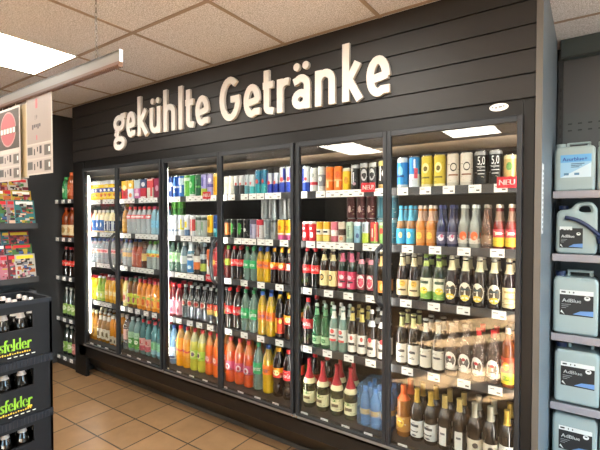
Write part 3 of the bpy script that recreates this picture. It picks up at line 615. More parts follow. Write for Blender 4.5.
for i in range(6):
    a = DB[i] + (.0008 if i % 2 else (.010 if i else .0)); c = DB[i+1] - (.0008 if i % 2 == 0 else (.010 if i < 5 else 0))
    d = link('door', None, fr, ((a+c)/2, 0, .323)); w = (c-a)/2; hh = 1.672
    d.empty_display_size = .05
    st = .022
    f = MB()
    f.box(-w, -w+st, -.022, .0, 0, hh, gry).box(w-st, w, -.022, .0, 0, hh, gry).box(-w+st, w-st, -.022, 0, 0, .014, gry).box(-w+st, w-st, -.022, 0, hh-.03, hh, gry)
    bevel(f.obj('door_frame', d), .003)
    MB().box(-w+st, w-st, -.013, -.009, .014, hh-.03, gp).obj('glass_pane', d)
    if i in (0, 2, 4):
        hx = w-.045; z0, z1 = (.742, 1.072); g = MB()
        pts = [(hx+.02, -.018, z0)] + [(hx, -.018-.042*math.sin(PI*k/10)**.5, z0+(z1-z0)*k/10) for k in range(1, 10)] + [(hx+.02, -.018, z1)]
        g.tube(pts, .0125, M('33363a', .3, .2)); g.obj('handle', d)
bad = MB(); vs = [(.040*math.cos(2*PI*k/24), 0, .0175*math.sin(2*PI*k/24)) for k in range(24)]
bad.add(vs + [(x, -.004, z) for x, _, z in vs], [tuple(range(24))] + [tuple(range(47, 23, -1))] + [(k, (k+1) % 24, 24+(k+1) % 24, 24+k) for k in range(24)], M('ececea', .35))
for k, (x0, x1, z) in enumerate(((-.028, -.022, .001), (-.016, -.006, -.002), (-.001, .014, .0), (.018, .024, .002))):
    bad.box(x0, x1, -.0046, -.0038, z-.003, z+.004, M('6a6c70', .4))
bad.obj('badge', fr, (-.342, -.001, 2.044)); 

# fascia, letters, end panel
fas = MB(); fmm = M('221f1e', .5, spec=.35, noise=.04, nscale=2); z = 2.068
fas.box(FX0, FX1, .012, .03, 2.066, H-.001, M('0c0b0b', .6))
zz = [2.068, 2.175, 2.2815, 2.388, 2.495, H-.001]
for z0, z1 in zip(zz, zz[1:]): fas.box(FX0, FX1, 0, .014, z0+.004, z1-(.004 if z1 < 2.6 else 0), fmm)
fo = fas.obj('sign_board'); tag(fo, 'charcoal slatted fascia board above the cooler doors carrying the lettering', 'sign board')
MB().box(FX0, FX1, .03, .95, 2.066, 2.09, blk2).obj('top_cover', fo)
MB().box(FX0, FX0+.02, .03, .95, 2.09, H-.001, blk2).obj('side_cover', fo)
ep = MB(); ep.box(-.195, -.170, -.006, .94, 0, H-.001, M('667078', .45, noise=.03, nscale=2))
epo = ep.obj('end_panel'); tag(epo, 'tall grey-blue end panel closing the right side of the drinks cooler', 'panel')
e_ = MB(); e_.box(-.1955, -.1695, -.008, -.005, 0, H-.002, M('57534f', .5)); e_.obj('edge_strip', epo)
s = MB(); s.box(-.170, -.1685, .02, .085, 1.47, 1.78, M('dfe4e8', .5))
for k in range(13): s.box(-.1690, -.1680, .036+.004*(k % 3), .070-.003*(k % 2), 1.485+.0215*k, 1.485+.0215*k+.011, M('7c8894', .5))
s.obj('sticker', epo)['label'] = 'upright white sticker with grey print'

XH, AS, CP, SW, BL = .207, .322, .298, .044, 2.194
hs = SW/2
def arc(cx, cz, rx, rz, a0, a1, n=14):
    return [(cx+rx*math.cos(math.radians(a0+(a1-a0)*i/n)), cz+rz*math.sin(math.radians(a0+(a1-a0)*i/n))) for i in range(n+1)]
def glyph(ch, W):
    L, R = hs, W-hs
    if ch == 'g':
        return [arc(W*.46, XH*.66, W*.46-hs, XH*.34-hs, 0, 360, 20), [(W*.60, XH*.93), (W, XH*.95)],
                arc(W*.47, XH*.66, W*.40, XH*.34, 225, 250, 3) + [(W*.22, XH*.22), (W*.40, XH*.10)],
                arc(W*.46, -XH*.16, W*.47-hs, XH*.30-hs, 0, 360, 20)]
    if ch == 'e':
        return [[(L, XH*.45), (W-.012, XH*.53)], arc(W/2, XH*.52, W/2-hs, XH*.52-hs, -4, 300, 24) + [(W-.002, XH*.16)]]
    if ch == 'k': return [[(L, 0), (L, AS)], [(R-.012, XH*1.0), (L+.016, XH*.54)], [(L+.022, XH*.56), (R+.001, 0)]]
    if ch == 'l': return [[(L, 0), (L, AS)]]
    if ch in 'hn':
        return [[(L, 0), (L, AS if ch == 'h' else XH)], [(L, XH*.72)] + arc(W/2, XH*.66, W/2-hs, XH*.34-hs, 150, 0, 10) + [(R, 0)]]
    if ch == 'ü':
        return [[(L, XH)] + arc(W/2, XH*.34, W/2-hs, XH*.34-hs, 180, 350, 10), [(R, XH), (R, 0)], 'd1', 'd2']
    if ch == 't': return [[(W*.34, XH*1.36), (W*.34, XH*.26)] + arc(W*.34+.030, XH*.24, .030, XH*.24-hs, 190, 285, 6) + [(W, XH*.08)], [(0, XH*.90), (W*.96, XH*.90)]]
    if ch == 'r': return [[(L, 0), (L, XH)], [(L, XH*.68)] + arc(W*.74, XH*.66, W*.74-hs, XH*.34-hs, 165, 72, 8)]
    if ch == 'ä':
        return [[(W*.10, XH*.80)] + arc(W/2, XH*.66, W/2-hs, XH*.34-hs, 130, 0, 9) + [(R, 0)],
                arc(W*.48, XH*.29, W*.48-hs, XH*.29-hs, 0, 360, 18), 'd1', 'd2']
    if ch == 'G':
        return [arc(W*.52, CP/2, W*.52-hs, CP/2-hs, 48, 342, 24) + [(R, CP*.48), (W*.56, CP*.48)]]
def stroke(mb, pts, w, y0, y1, mat):
    P = [Vector((p[0], p[1])) for p in pts]; n = len(P); closed = (P[0]-P[-1]).length < 1e-4
    Lf = []; Rt = []
    for i in range(n):
        if closed: a, c = P[i]-P[(i-1) % n if i else n-2], P[(i+1) % n if i < n-1 else 1]-P[i]
        else: a = P[i]-P[i-1] if i else P[1]-P[0]; c = P[i+1]-P[i] if i < n-1 else P[i]-P[i-1]
        a.normalize(); c.normalize(); t = (a+c)
        if t.length < 1e-3: t = c
        t.normalize(); nn = Vector((-t.y, t.x)); k = 1/max(.55, abs(t.dot(c)))
        Lf.append(P[i]+nn*w*k); Rt.append(P[i]-nn*w*k)
    vs = []
    for l, r in zip(Lf, Rt): vs += [(l.x, y0, l.y), (r.x, y0, r.y), (r.x, y1, r.y), (l.x, y1, l.y)]
    fs = []
    for i in range(n-1):
        o = 4*i
        for k in range(4): fs.append((o+k, o+(k+1) % 4, o+4+(k+1) % 4, o+4+k))
    if not closed: fs += [(0, 3, 2, 1), (4*n-4, 4*n-3, 4*n-2, 4*n-1)]
    mb.add(vs, fs, mat)
LX = [('g',-3.417,-3.236),('e',-3.226,-3.097),('k',-3.065,-2.921),('ü',-2.903,-2.766),('h',-2.729,-2.588),('l',-2.55,-2.504),('t',-2.472,-2.381),('e',-2.36,-2.223),
      ('G',-2.113,-1.926),('e',-1.888,-1.748),('t',-1.723,-1.637),('r',-1.609,-1.508),('ä',-1.493,-1.361),('n',-1.326,-1.19),('k',-1.145,-1.014),('e',-.996,-.861)]
note = ['lowercase g starting the sign', 'lowercase e second in the sign', 'lowercase k in the left word', 'lowercase u with two dots', 'lowercase h in the left word', 'lowercase l in the left word',
        'lowercase t in the left word', 'lowercase e ending the left word', 'capital G starting the right word', 'lowercase e after the capital G', 'lowercase t in the right word', 'lowercase r in the right word',
        'lowercase a with two dots', 'lowercase n in the right word', 'lowercase k in the right word', 'lowercase e ending the sign']
lm = M('cfc9c4', .5)
for (ch, x0, x1), nn in zip(LX, note):
    mb = MB(); W = x1-x0
    for q, st in enumerate(glyph(ch, W)):
        if isinstance(st, str):
            cx = W*(.26 if st == 'd1' else .76) ; cz = XH*1.24
            vs = [(cx+.023*math.cos(2*PI*k/16), -.020, cz+.023*math.sin(2*PI*k/16)) for k in range(16)]
            mb.add(vs+[(x, 0, z) for x, _, z in vs], [tuple(range(16)), tuple(range(31, 15, -1))]+[(k, 16+k, 16+(k+1) % 16, (k+1) % 16) for k in range(16)], lm)
        else: stroke(mb, st, hs, -.020-.0004*q, .0, lm)
    o = mb.obj('sign_letter', None, (x0, -.0005, 2.208 - (x0+3.2)*.0105))
    tag(o, 'raised cream '+nn+' above the cooler', 'sign letter', 'raised letters of the cooler sign')

# ------------------------------------------------------------------ shelves inside the cooler
SB = [FX0+.062, -3.53, -2.88, -2.216, -1.537, -.898, FX1-.052]
SZ = [1.700, 1.392, 1.100, .735]
DOORN = ['leftmost', 'second', 'third', 'fourth', 'fifth', 'rightmost']
ROWN = ['top', 'second', 'middle', 'fourth', 'bottom']
railm = M('3b3b3d', .4); tagm = M('f2f1ee', .5); tagk = M('55524e', .5); redm = M('d02030', .45); whm = M('f6f2ee', .5)
ITEMX = [(-4.07,-3.565),(-3.485,-2.922),(-2.83,-2.242),(-2.19,-1.576),(-1.498,-.924),(-.871,-.274)]
def price_tag(mb, x, y, z, w=.05, h=.034):
    mb.box(x-w/2, x+w/2, y-.003, y, z-h/2, z+h/2, tagm)
    mb.box(x-w*.4, x-w*.05, y-.0036, y-.003, z+h*.16, z+h*.24, tagk)
    mb.box(x+w*.10, x+w*.38, y-.0036, y-.003, z-h*.28, z-h*.10, tagk)
for d in range(6):
    for r in range(4):
        z = SZ[r]; x0, x1 = SB[d]+.002, SB[d+1]-.002
        t = thing('cooler_shelf', 'dark cooler shelf with price rail, %s tier behind the %s door' % (ROWN[r], DOORN[d]), 'shelf', ((x0+x1)/2, .075, z), 'shelves inside the drinks cooler')
        w = (x1-x0)/2
        m = MB(); m.box(-w, w, 0, .56, -.016, -.002, M('47474a', .5, .3)); m.obj('deck', t)
        m = MB(); m.box(-w, w, -.012, .0, -.040, .002, railm); m.obj('price_rail', t)
        white = (r == 0 and d < 5) or (r == 1 and d < 5) or (r == 2 and d < 3) or (r == 3 and d < 1)
        if white: n, tw = 9, .064
        elif r == 0: n, tw = 5, .058
        else: n, tw = 4 if d > 2 else 5, .062
        c0, c1 = ITEMX[d][0]-(x0+x1)/2, ITEMX[d][1]-(x0+x1)/2
        for k in range(n):
            if white and (k + d + r) % 6 == 5: continue
            mb = MB(); price_tag(mb, 0, 0, 0, tw, .040)
            x = c0 + (c1-c0)*(k+.5)/n + random.uniform(-.008, .008)
            mb.obj('price_tag', t, (max(-w+.035, min(w-.035, x)), -.0125, -.019))
        def promo(x, words, zc=.018):
            p = MB(); p.box(-.042, .042, -.002, 0, -.028, .024, redm); flat_text(p, words, whm, .026, (0, -.0028, -.014), (1,0,0), (0,0,1), .066, .002)
            o = p.obj('promo_sign', t, (x-(x0+x1)/2, -.018, zc)); o['label'] = 'small red promotional sign'
        if d == 4 and r == 0: promo(-1.02, 'NEU!', .012)
        if d == 5 and r == 0: promo(-.315, 'NEU', .008)
        if d == 2 and r == 2: promo(-2.30, 'NEU', -.01)
        if d == 2 and r == 0: promo(-2.33, 'NEU', .004)
for d in range(6):                                   # tags along the bottom deck
    for k in range(4):
        mb = MB(); price_tag(mb, 0, 0, 0, .05, .024)
        mb.obj('price_tag', fr, (ITEMX[d][0] + (ITEMX[d][1]-ITEMX[d][0])*(k+.5)/4, .0195, .325))

ROWS = {
 (0,0): [('yel',7)], (0,1): [('rosy',1),('blulab',3),('navlab',3)], (0,2): [('watpink',7)], (0,3): [('jyel',2),('jlim',2),('jmul',3)], (0,4): [('amb',2),('ambw',3),('ambo',2)],
 (1,0): [('ct1',1),('ct2',1),('ct3',1),('ct4',1),('ct5',1),('ct6',1)], (1,1): [('fizr',1),('watred',5),('watblu',2)], (1,2): [('watyel',2),('icecof',2),('chochy',1),('teal',3)],
 (1,3): [('palej',1),('brj',2),('oj',5)], (1,4): [('pinkw',1),('grnw',2),('redw',2),('aquw',2)],
 (2,0): [('c_nvw',1),('c_blu',1),('c_sky',1),('c_lgr',1),('c_grn',1),('c_dgr',1),('c_lvi',1),('c_vio',1),('c_gol',1)],
 (2,1): [('c_sil',2),('c_sily',1),('c_why',1),('c_red',1),('c_sgr',2),('c_yel',1),('c_tea',1)],
 (2,2): [('grl',2),('trq',1),('blubig',1),('drkora',1),('bluca',1),('c_orw',1),('drk_red',1)],
 (2,3): [('cher',2),('colag',4),('colay',2)], (2,4): [('watl',1),('ora15',2),('lim15',2),('red15',2)],
 (3,0): [('s_cre',2),('s_sid',2),('s_sib',1),('s_aqu',1),('s_tea',2),('s_rbl',2),('s_rbt',2)],
 (3,1): [('m_ora',1),('m_grn',2),('m_blk',1),('m_pur',1),('m_rew',1),('m_gry',1),('m_sil',1),('m_yep',2)],
 (3,2): [('gcap',1),('cola5',2),('spri5',2),('fant5',2),('mezz5',2),('lkred',1)],
 (3,3): [('cola1',2),('spri1',2),('fant1',2),('bkyr',1),('mezz1',1)], (3,4): [('pinkl',3),('spri15',1),('fant15',1),('mezz15',1),('cola15',1)],
 (4,0): [('e_blu',1),('e_wre',1),('e_gry',1),('e_ora',2),('e_yel',1),('e_blk',1),('e_bkg',2),('e_bkt',1)],
 (4,1): [('f_red',2),('f_yew',2),('f_piw',1),('f_brw',1),('f_min',1),('f_lbl',1),('f_wgr',1),('f_rgr',1),('f_grn',1)],
 (4,2): [('cola_s',2),('b_cre',2),('b_pin',2),('b_piw',2),('b_ora',1)], (4,3): [('cola1',1),('b_grg',2),('b_bec',2),('b_gld',2),('b_wh',2)],
 (5,0): [('g_blu',1),('g_bwr',1),('g_gol',2),('g_whi',2),('g_50',2),('g_tan',1)],
 (5,1): [('a_blu',2),('a_ora',2),('a_nav',2),('a_clr',2),('a_emp',1),('a_rye',2)],
 (5,2): [('h_cre',2),('h_grn',2),('h_ova',4),('h_rec',1)], (5,3): [('w_gld',2),('w_sil',2),('w_clr',2),('w_red',2),('w_ryl',1)],
 (5,4): [('w_amb',1),('w_dkg',2),('w_dkn',2),('w_slv',2),('w_dkg',1)],
}
ORD = ['first','second','third','fourth','fifth','sixth','seventh','eighth','ninth','tenth','eleventh','twelfth','thirteenth']
def shelf_z(r): return .3395 if r == 4 else SZ[r]-.0015
for (d, r), seq in sorted(ROWS.items()):
    keys = [k for k, n in seq for _ in range(n)]
    a, c = ITEMX[d]; tot = sum(2*SP[k]['r'] for k in keys); free = (c-a)-tot
    s = 1.0; gap = free/len(keys)
    if gap < .0055: s = ((c-a)-.0055*len(keys))/tot; gap = .0055
    x = a
    y0 = .079
    grp = 'drinks on the %s shelf behind the %s door' % (ROWN[r], DOORN[d])
    second = r >= 2 or (r == 1 and d in (1, 5))
    for i, k in enumerate(keys):
        rr = SP[k]['r']*s; xc = x+gap/2+rr; x += 2*rr+gap
        zb = shelf_z(r)
        put(k, '%s, %s from left, %s shelf, %s door' % (SP[k]['desc'], ORD[i], ROWN[r], DOORN[d]), xc, y0+rr+.004*random.random(), zb, grp, s)
        if second:
            put(k, '%s, %s in second row, %s shelf, %s door' % (SP[k]['desc'], ORD[i], ROWN[r], DOORN[d]), xc, y0+3.25*rr+.02+.004*random.random(), zb, grp+', second row', s)
# stacks standing behind the front cans on the second tier
def stack(key, xs, d, base=None):
    for i, x in enumerate(xs):
        q = SP[key]; z = shelf_z(1)
        g = 'cans stacked two high at the back behind the %s door' % DOORN[d]
        put(key, '%s, %s from left, lower, second tier, %s door' % (q['desc'], ORD[i], DOORN[d]), x, .175, z, g)
        put(key, '%s, %s from left, upper, second tier, %s door' % (q['desc'], ORD[i], DOORN[d]), x, .175, z+q['h']+.0005, g)
SP['k_sil'] = dict(SP['m_sit'], key='k_sil', h=.138)
stack('k_sil', [-1.86, -1.79, -1.70, -1.63], 3)
stack('k_dre', [-1.185, -1.12, -1.055], 4)
stack('k_tea', [-.985, -.92], 4)
stack('k_grn', [-2.84, -2.76], 2)
# sparkling wine and the water pack on the bottom deck of the fifth door
g5 = 'drinks on the bottom shelf behind the fifth door'
for i, x in enumerate((-1.452, -1.351, -1.251, -1.156)):
    put('sekt', 'sparkling wine bottle with red foil, %s from left, bottom shelf, fifth door' % ORD[i], x, .115, .3395, g5)
for i, x in enumerate((-1.487, -1.392)):
    put('cola1', 'large cola bottle, %s from left behind the sparkling wine on bottom deck, fifth door' % ORD[i], x, .235, .3395, g5)
for i, x in enumerate((-1.295, -1.20)):
    put('sekt', 'sparkling wine bottle in the rear, %s of two, bottom shelf, fifth door' % ('left' if i == 0 else 'right'), x, .235, .3395, g5)
for i in range(3):
    for j in range(3):
        put('mw', 'small blue water bottle, %s from left in %s line of the wrapped pack' % (ORD[i], ['front', 'middle', 'rear'][j]), -1.055+.063*i, .105+.063*j, .3395, 'water bottles in the wrapped pack')
shr = MB(); fmat = M('7ea6cc', .15, 0, .28, .6, bump=.6, nscale=25)
shr.box(-.101, .101, -.003, .204, 0, .235, fmat)
so = shr.obj('shrink_wrap', None, (-.992, .072, .339)); tag(so, 'crinkled blue shrink wrap around the small water bottles, lower right of the fifth door', 'wrap')
bevel(so, .007, 3)

# ------------------------------------------------------------------ left alcove with bottle shelves
al = thing('bottle_shelf', 'narrow black wall shelf of bottles left of the drinks cooler', 'shelf', (-4.38, .0, 0))
bl = M('1e1e1f', .5)
AZ = [1.715, 1.325, .925, .50, .10]
MB().box(-.215, .215, .50, .52, 0, H-.01, bl).obj('back_panel', al)
for z in AZ:
    MB().box(-.21, .21, .035, .50, z-.022, z, bl).obj('shelf_board', al)
    m = MB(); m.box(-.21, .21, .022, .035, z-.040, z+.002, M('3c3f44', .4)); m.obj('price_rail', al)
    for x in (-.16, -.03, .10):
        mb = MB(); price_tag(mb, 0, 0, 0, .055, .036); mb.obj('price_tag', al, (x, .022, z-.019))
MB().box(-.21, .21, .03, .5, 0, .06, bl).obj('plinth', al)
AR = [['z_grn','z_ora','z_ora'], ['z_brn','z_brn','z_brn'], ['z_col','z_col','z_col','z_col'], ['z_gl','z_gl','z_gl','z_gr'], ['z_gl','z_gl','z_pk','z_pk']]
for r, keys in enumerate(AR):
    n = len(keys)
    for i, k in enumerate(keys):
        x = -4.555 + .36*(i+.5)/n
        put(k, '%s, %s from left on %s board left of the cooler' % (SP[k]['desc'], ORD[i], ROWN[r]), x, .10, AZ[r]+.0005, 'bottles on the %s board of the side shelf' % ROWN[r])

# ------------------------------------------------------------------ magazine rack on the left wall
rk = thing('magazine_rack', 'dark stepped magazine rack on the left wall behind the crates', 'rack', (-4.44, -.9, 0))
rm = M('2b2c2e', .5)
MB().box(-.155, -.13, -.75, .65, 0, 2.0, rm).obj('back_panel', rk)
for z in (.95, 1.46):
    m = MB()
    m.box(-.13, .11, -.75, .65, z-.03, z-.012, rm).box(.10, .112, -.75, .65, z-.03, z+.022, M('3a3b3d', .45))
    m.box(-.13, -.024, -.75, .65, z+.10, z+.112, rm).box(-.13, -.092, -.75, .65, z+.22, z+.232, rm)
    m.obj('tray', rk)
m = MB(); m.box(-.13, .02, -.75, .65, 0, .55, rm).box(-.13, .06, -.75, .65, .80, .83, M('54565a', .4)); m.obj('base_cabinet', rk)
PAL = [('red','98242a'),('orange','b05a24'),('yellow','b09a30'),('pink','b06a7a'),('dark red','601622'),('white','b4b0aa'),('blue','284c84'),('black','201e24'),('green','3c6a30'),('grey','76747a'),('teal','266c72')]
def magazine(ci, label, loc, group, w=.17, h=.25):
    t = thing('magazine', label, 'magazine', loc, group)
    t.rotation_euler = (0, -.16, 0)
    rnd = random.Random(hash((round(loc[1]*1000), round(loc[2]*1000))) & 0xffff)
    p = MB(); p.box(-.0025, 0, -w/2, w/2, 0, h, M('d8d4cc', .6)); p.obj('pages', t)
    c = MB(); c.box(0, .001, -w/2, w/2, 0, h, M(PAL[ci][1], .35))
    for k in range(40):
        cc = rnd.choice(PAL+[('d','3a2a28'),('d','1c1a1e'),('s','d8b49c')])[1]; a = rnd.uniform(-w/2, w/2-.04); z = rnd.uniform(.01, h-.05)
        ww = rnd.uniform(.012, .055); hh = rnd.uniform(.006, .035)
        c.box(.0008, .0011+.00004*k, a, min(w/2, a+ww), z, min(h, z+hh), M(cc, .35))
    c.box(.0010, .0024, -w*.42, w*.42, h*.83, h*.95, M(rnd.choice(['f4f0e8', 'c8202c', 'f0d030']), .35))
    c.obj('cover', t)
order = [5, 4, 3, 2, 1, 0, 7, 6]
for tier, z0, tn in ((0, .95, 'lower'), (1, 1.46, 'upper')):
    for row in range(3):
        n = 8
        for k in range(n):
            ci = (order[k] + row*3 + tier*5) % len(PAL) if row or tier else order[k]
            y = -.345 - .062*k
            x = -4.44 + (.088, .020, -.048)[row] - .0056*k
            z = z0 + (-.010, .114, .234)[row]
            magazine(ci, '%s magazine, %s from the right in %s row of the %s tray' % (PAL[ci][0], ORD[k], ['front', 'middle', 'rear'][row], tn), (x, y, z), 'magazines in the %s tray' % tn, h=.25 if row == 0 else .22)

# ------------------------------------------------------------------ beer crates
beer('cr', 'dark beer bottle', '0e0c0a', 'e0d8d6', [(.06,.40,'2c2c28')], [('e','c0c0b0',.24,.7,.1,0)], [(.70,.80,'b8b4b0')], h=.262, r=.0335)
cm = M('121419', .6, spec=.25, noise=.06, nscale=20); cm2 = M('1c2028', .55, spec=.3)
lime = M('8fc83a', .45); yelo = M('d8b838', .45); wht = M('d8dcd8', .5)
CX, CY, CH = -2.25, -1.07, .2845
words = ['topmost', 'second', 'third', 'lowest']
for q in range(4):
    z = CH*(3-q)
    t = thing('beer_crate', 'black plastic beer crate with green lettering, %s of the stack' % words[q], 'crate', (CX, CY, z), 'stacked black beer crates')
    b_ = MB(); W, L, T = .30, .40, .012
    def side(x0, x1):
        b_.box(x0, x1, -L, 0, 0, .145, cm).box(x0, x1, -L, 0, .228, CH-.002, cm).box(x0, x1, -.088, 0, .145, .228, cm).box(x0, x1, -L, -L+.088, .145, .228, cm)
    side(-T, 0); side(-W, -W+T)
    for y0, y1 in ((-L, -L+T), (-T, 0)):
        b_.box(-W, 0, y0, y1, 0, .145, cm).box(-W, 0, y0, y1, .228, CH-.002, cm).box(-.09, 0, y0, y1, .145, .228, cm).box(-W, -W+.09, y0, y1, .145, .228, cm)
    b_.box(-W+.01, -.01, -L+.01, -.01, .004, .012, cm)
    b_.obj('body', t)
    r_ = MB(); r_.box(0, .003, -L, 0, CH-(.040 if q else .022), CH-.002, cm2)
    if q:
        for k in range(24): r_.box(.0025, .0065, -.022-.0158*k, -.014-.0158*k, CH-.038, CH-.004, cm2)
    r_.obj('ribbed_rim' if q else 'rim', t)
    g_ = MB()
    flat_text(g_, 'Alsfelder', lime, .060, (.0018, -.190, .050), (0,1,0), (0,0,1), .182, .0035)
    for k in range(15): g_.box(.001, .0022, -.255+.0105*k, -.255+.0105*k+.006, .033, .042-(.003 if k % 3 else 0), yelo)
    for k in range(5): g_.box(.001, .0022, -.20+.026*k, -.20+.026*k+.015, .018, .022, wht)
    if q: g_.box(.001, .0022, -.118, -.098, .040, .050, yelo)
    g_.obj('lettering', t)
    i_ = MB()
    for k in range(1, 5): i_.box(-W+.012, -.012, -.012-.0752*k-.002, -.012-.0752*k+.002, .012, .11, cm)
    for k in range(1, 4): i_.box(-.012-.069*k-.002, -.012-.069*k+.002, -L+.012, -.012, .012, .11, cm)
    i_.obj('divider', t)
    for a in range(2 if q else 4):
        for c in range(4):
            bx_, by_ = CX-.0465-.069*a, CY-.0496-.0752*c
            put('cr', 'dark beer bottle, %s from right, %s line, inside %s crate' % (ORD[c], ['front', 'second', 'third', 'rear'][a], words[q]), bx_, by_, z+.0125, 'beer bottles inside the crates', .87, rz=PI/2)

# ------------------------------------------------------------------ hanging poster rail
RY = -1.08
pr = thing('poster_rail', 'long grey aluminium rail hanging from a ceiling chain over the crates', 'rail', (-1.6, RY, 2.19))
alu = M('5e5852', .55, .2)
m = MB(); m.box(-2.2, 0, -.006, .006, 0, .044, alu).box(-2.2, 0, -.008, .008, .042, .047, M('2e2a27', .6)); m.obj('rail_profile', pr)
MB().box(0, .003, -.007, .007, -.002, .048, M('d8d4ce', .4)).obj('end_cap', pr)
m = MB(); br_ = M('4a2a14', .6); m.box(-2.2, 0, -.009, .009, -.012, 0, br_)
for k in range(150): m.box(-.006-.0145*k, -.001-.0145*k, -.010, .010, -.022, -.012, br_)
m.obj('toothed_strip', pr)
for x in (-.185, -2.0):
    ch = MB(); zc = .058
    kk = 0
    while zc < H-2.19-.012:
        pts = [(.005*math.cos(2*PI*i/8)*(1 if kk % 2 else 0), .005*math.cos(2*PI*i/8)*(0 if kk % 2 else 1), zc+.011*math.sin(2*PI*i/8)) for i in range(9)]
        ch.tube(pts, .0015, M('5c5650', .4, .6), 5); zc += .0185; kk += 1
    ch.obj('chain', pr, (x, 0, 0))
def poster(x0, w, label, style, dy=0, z1=2.165, h=.41, yaw=0):
    t = thing('poster', label, 'poster', (x0, RY+dy, z1), 'posters hanging on the rail', yaw)
    s = MB(); s.box(0, w, 0, .0012, -h, 0, M('b8b0aa', .6)); s.obj('sheet', t)
    p = MB()
    def rc(a, b, z0, zz, c, k=0): p.box(a*w, b*w, -.0006-.0003*k, 0, -h*zz, -h*z0, M(c, .55))
    if style == 'plain': rc(.04, .96, .02, .98, 'b8a888')
    else:
        if style == 'emblem':
            rc(.04, .96, .03, .56, '4c4642')
            n = 20; cx, cz = .48*w, -.29*h
            for rx, rz, c, kk in ((.36*w, .24*h, 'a88a86', .0012), (.33*w, .22*h, '9c585c', .0016)):
                vs = [(cx+rx*math.cos(2*PI*i/n), -kk, cz+rz*math.sin(2*PI*i/n)) for i in range(n)]
                p.add(vs, [tuple(range(n))], M(c, .55))
            rc(.12, .86, .27, .35, '4c4642', 5)
            for k in range(5): rc(.14+.14*k, .24+.14*k, .275, .345, 'd8ccc4', 6)
        else:
            rc(.03, .97, .02, .60, '968c88')
            rc(.38, .46, .04, .16, 'b8606c', 1); rc(.40, .44, .50, .56, 'b8606c', 1)
            flat_text(p, '19', M('4a444a', .6), .024, (.40*w, -.0016, -.30*h), (1,0,0), (0,0,1))
            for k in range(5): rc(.24+.07*k, .29+.07*k, .36, .42-(.02 if k in (1, 2, 4) else 0), '4a444a', 1)
        for j, (a, b) in enumerate(((.62, .79), (.81, .98))):
            rc(.03, .97, a, b, 'a8a09c'); rc(.04, .24, a+.02, b-.05, '565454', 1); rc(.70, .94, a+.02, b-.02, '5c5856', 1)
            rc(.30, .34, a+.05, b-.04, '38343a', 1); rc(.42, .46, a+.03, b-.08, '38343a', 1); rc(.52, .60, a+.02, b-.05, '38343a', 1); rc(.86, .92, a+.05, b-.06, 'd8d4d0', 2)
    p.obj('print', t)
    c_ = MB()
    for k in (.2, .8): c_.tube([(k*w, .0, -.004), (k*w, .004, .012), (k*w, .0, .008+2.17-z1)], .0018, M('d8d4cc', .4), 5)
    c_.obj('hanging_hook', t)
poster(-2.485, .287, 'pale poster with small red ornament and photos, right of the two', 'text', 0, 2.175)
poster(-2.84, .29, 'poster with red oval emblem on grey, left of the two', 'emblem', -.006, 2.155)
poster(-2.81, .31, 'plain cream board hanging behind the poster with red oval emblem', 'plain', .014, 2.165)
cam_ = thing('ceiling_spotlight', 'black and white spotlight on the ceiling at the left edge', 'spotlight', (-4.25, -1.02, H))
MB().lathe([(.0, 0), (.05, 0), (.05, -.05), (.0, -.05)], M('d8d4cc', .4), 16).obj('mount', cam_)
MB().lathe([(.0, -.05), (.045, -.05), (.05, -.13), (.03, -.14), (.0, -.135)], M('1a1a1a', .3), 16).obj('spot_head', cam_)

# ------------------------------------------------------------------ right shelving with canisters
rs = thing('wall_shelf_unit', 'grey metal shelving with canisters at the right of the cooler', 'shelf unit', (0, 0, 0))
rg = M('4b5052', .5); rg2 = M('3e4747', .45); edge = M('9a979f', .45)
m = MB(); m.box(-.168, 1.4, .925, .95, 0, 2.17, rg).box(-.168, 1.4, .93, .95, 2.17, 2.50, M('4c4d50', .5)); m.obj('back_panel', rs)
m = MB(); m.box(-.150, 1.4, .88, .93, 2.49, H-.002, rg2).box(-.150, 1.4, .875, .88, 2.49, 2.50, M('2c3233', .5)); bevel(m.obj('header_panel', rs), .006)
m = MB(); m.box(-.160, -.135, .895, .925, 0, 2.5, M('1c1e20', .5))
for k in range(40): m.box(-.152, -.143, .893, .8955, .15+.055*k, .175+.055*k, M('08090a', .6))
m.obj('upright', rs)
m = MB()
for k in range(14):
    for z in (2.06, 2.10): m.box(-.11+.05*k, -.09+.05*k, .9235, .926, z, z+.008, M('202426', .6))
m.obj('slot_row', rs)
RZ = [1.680, 1.340, .905, .525, .17]
for z in RZ:
    m = MB(); m.box(-.160, 1.4, .578, .925, z-.02, z, rg).box(-.163, 1.4, .566, .580, z-.036, z+.004, edge); bevel(m.obj('shelf_board', rs), .004)
MB().box(-.16, 1.4, .60, .92, 0, .12, rg2).obj('plinth', rs)

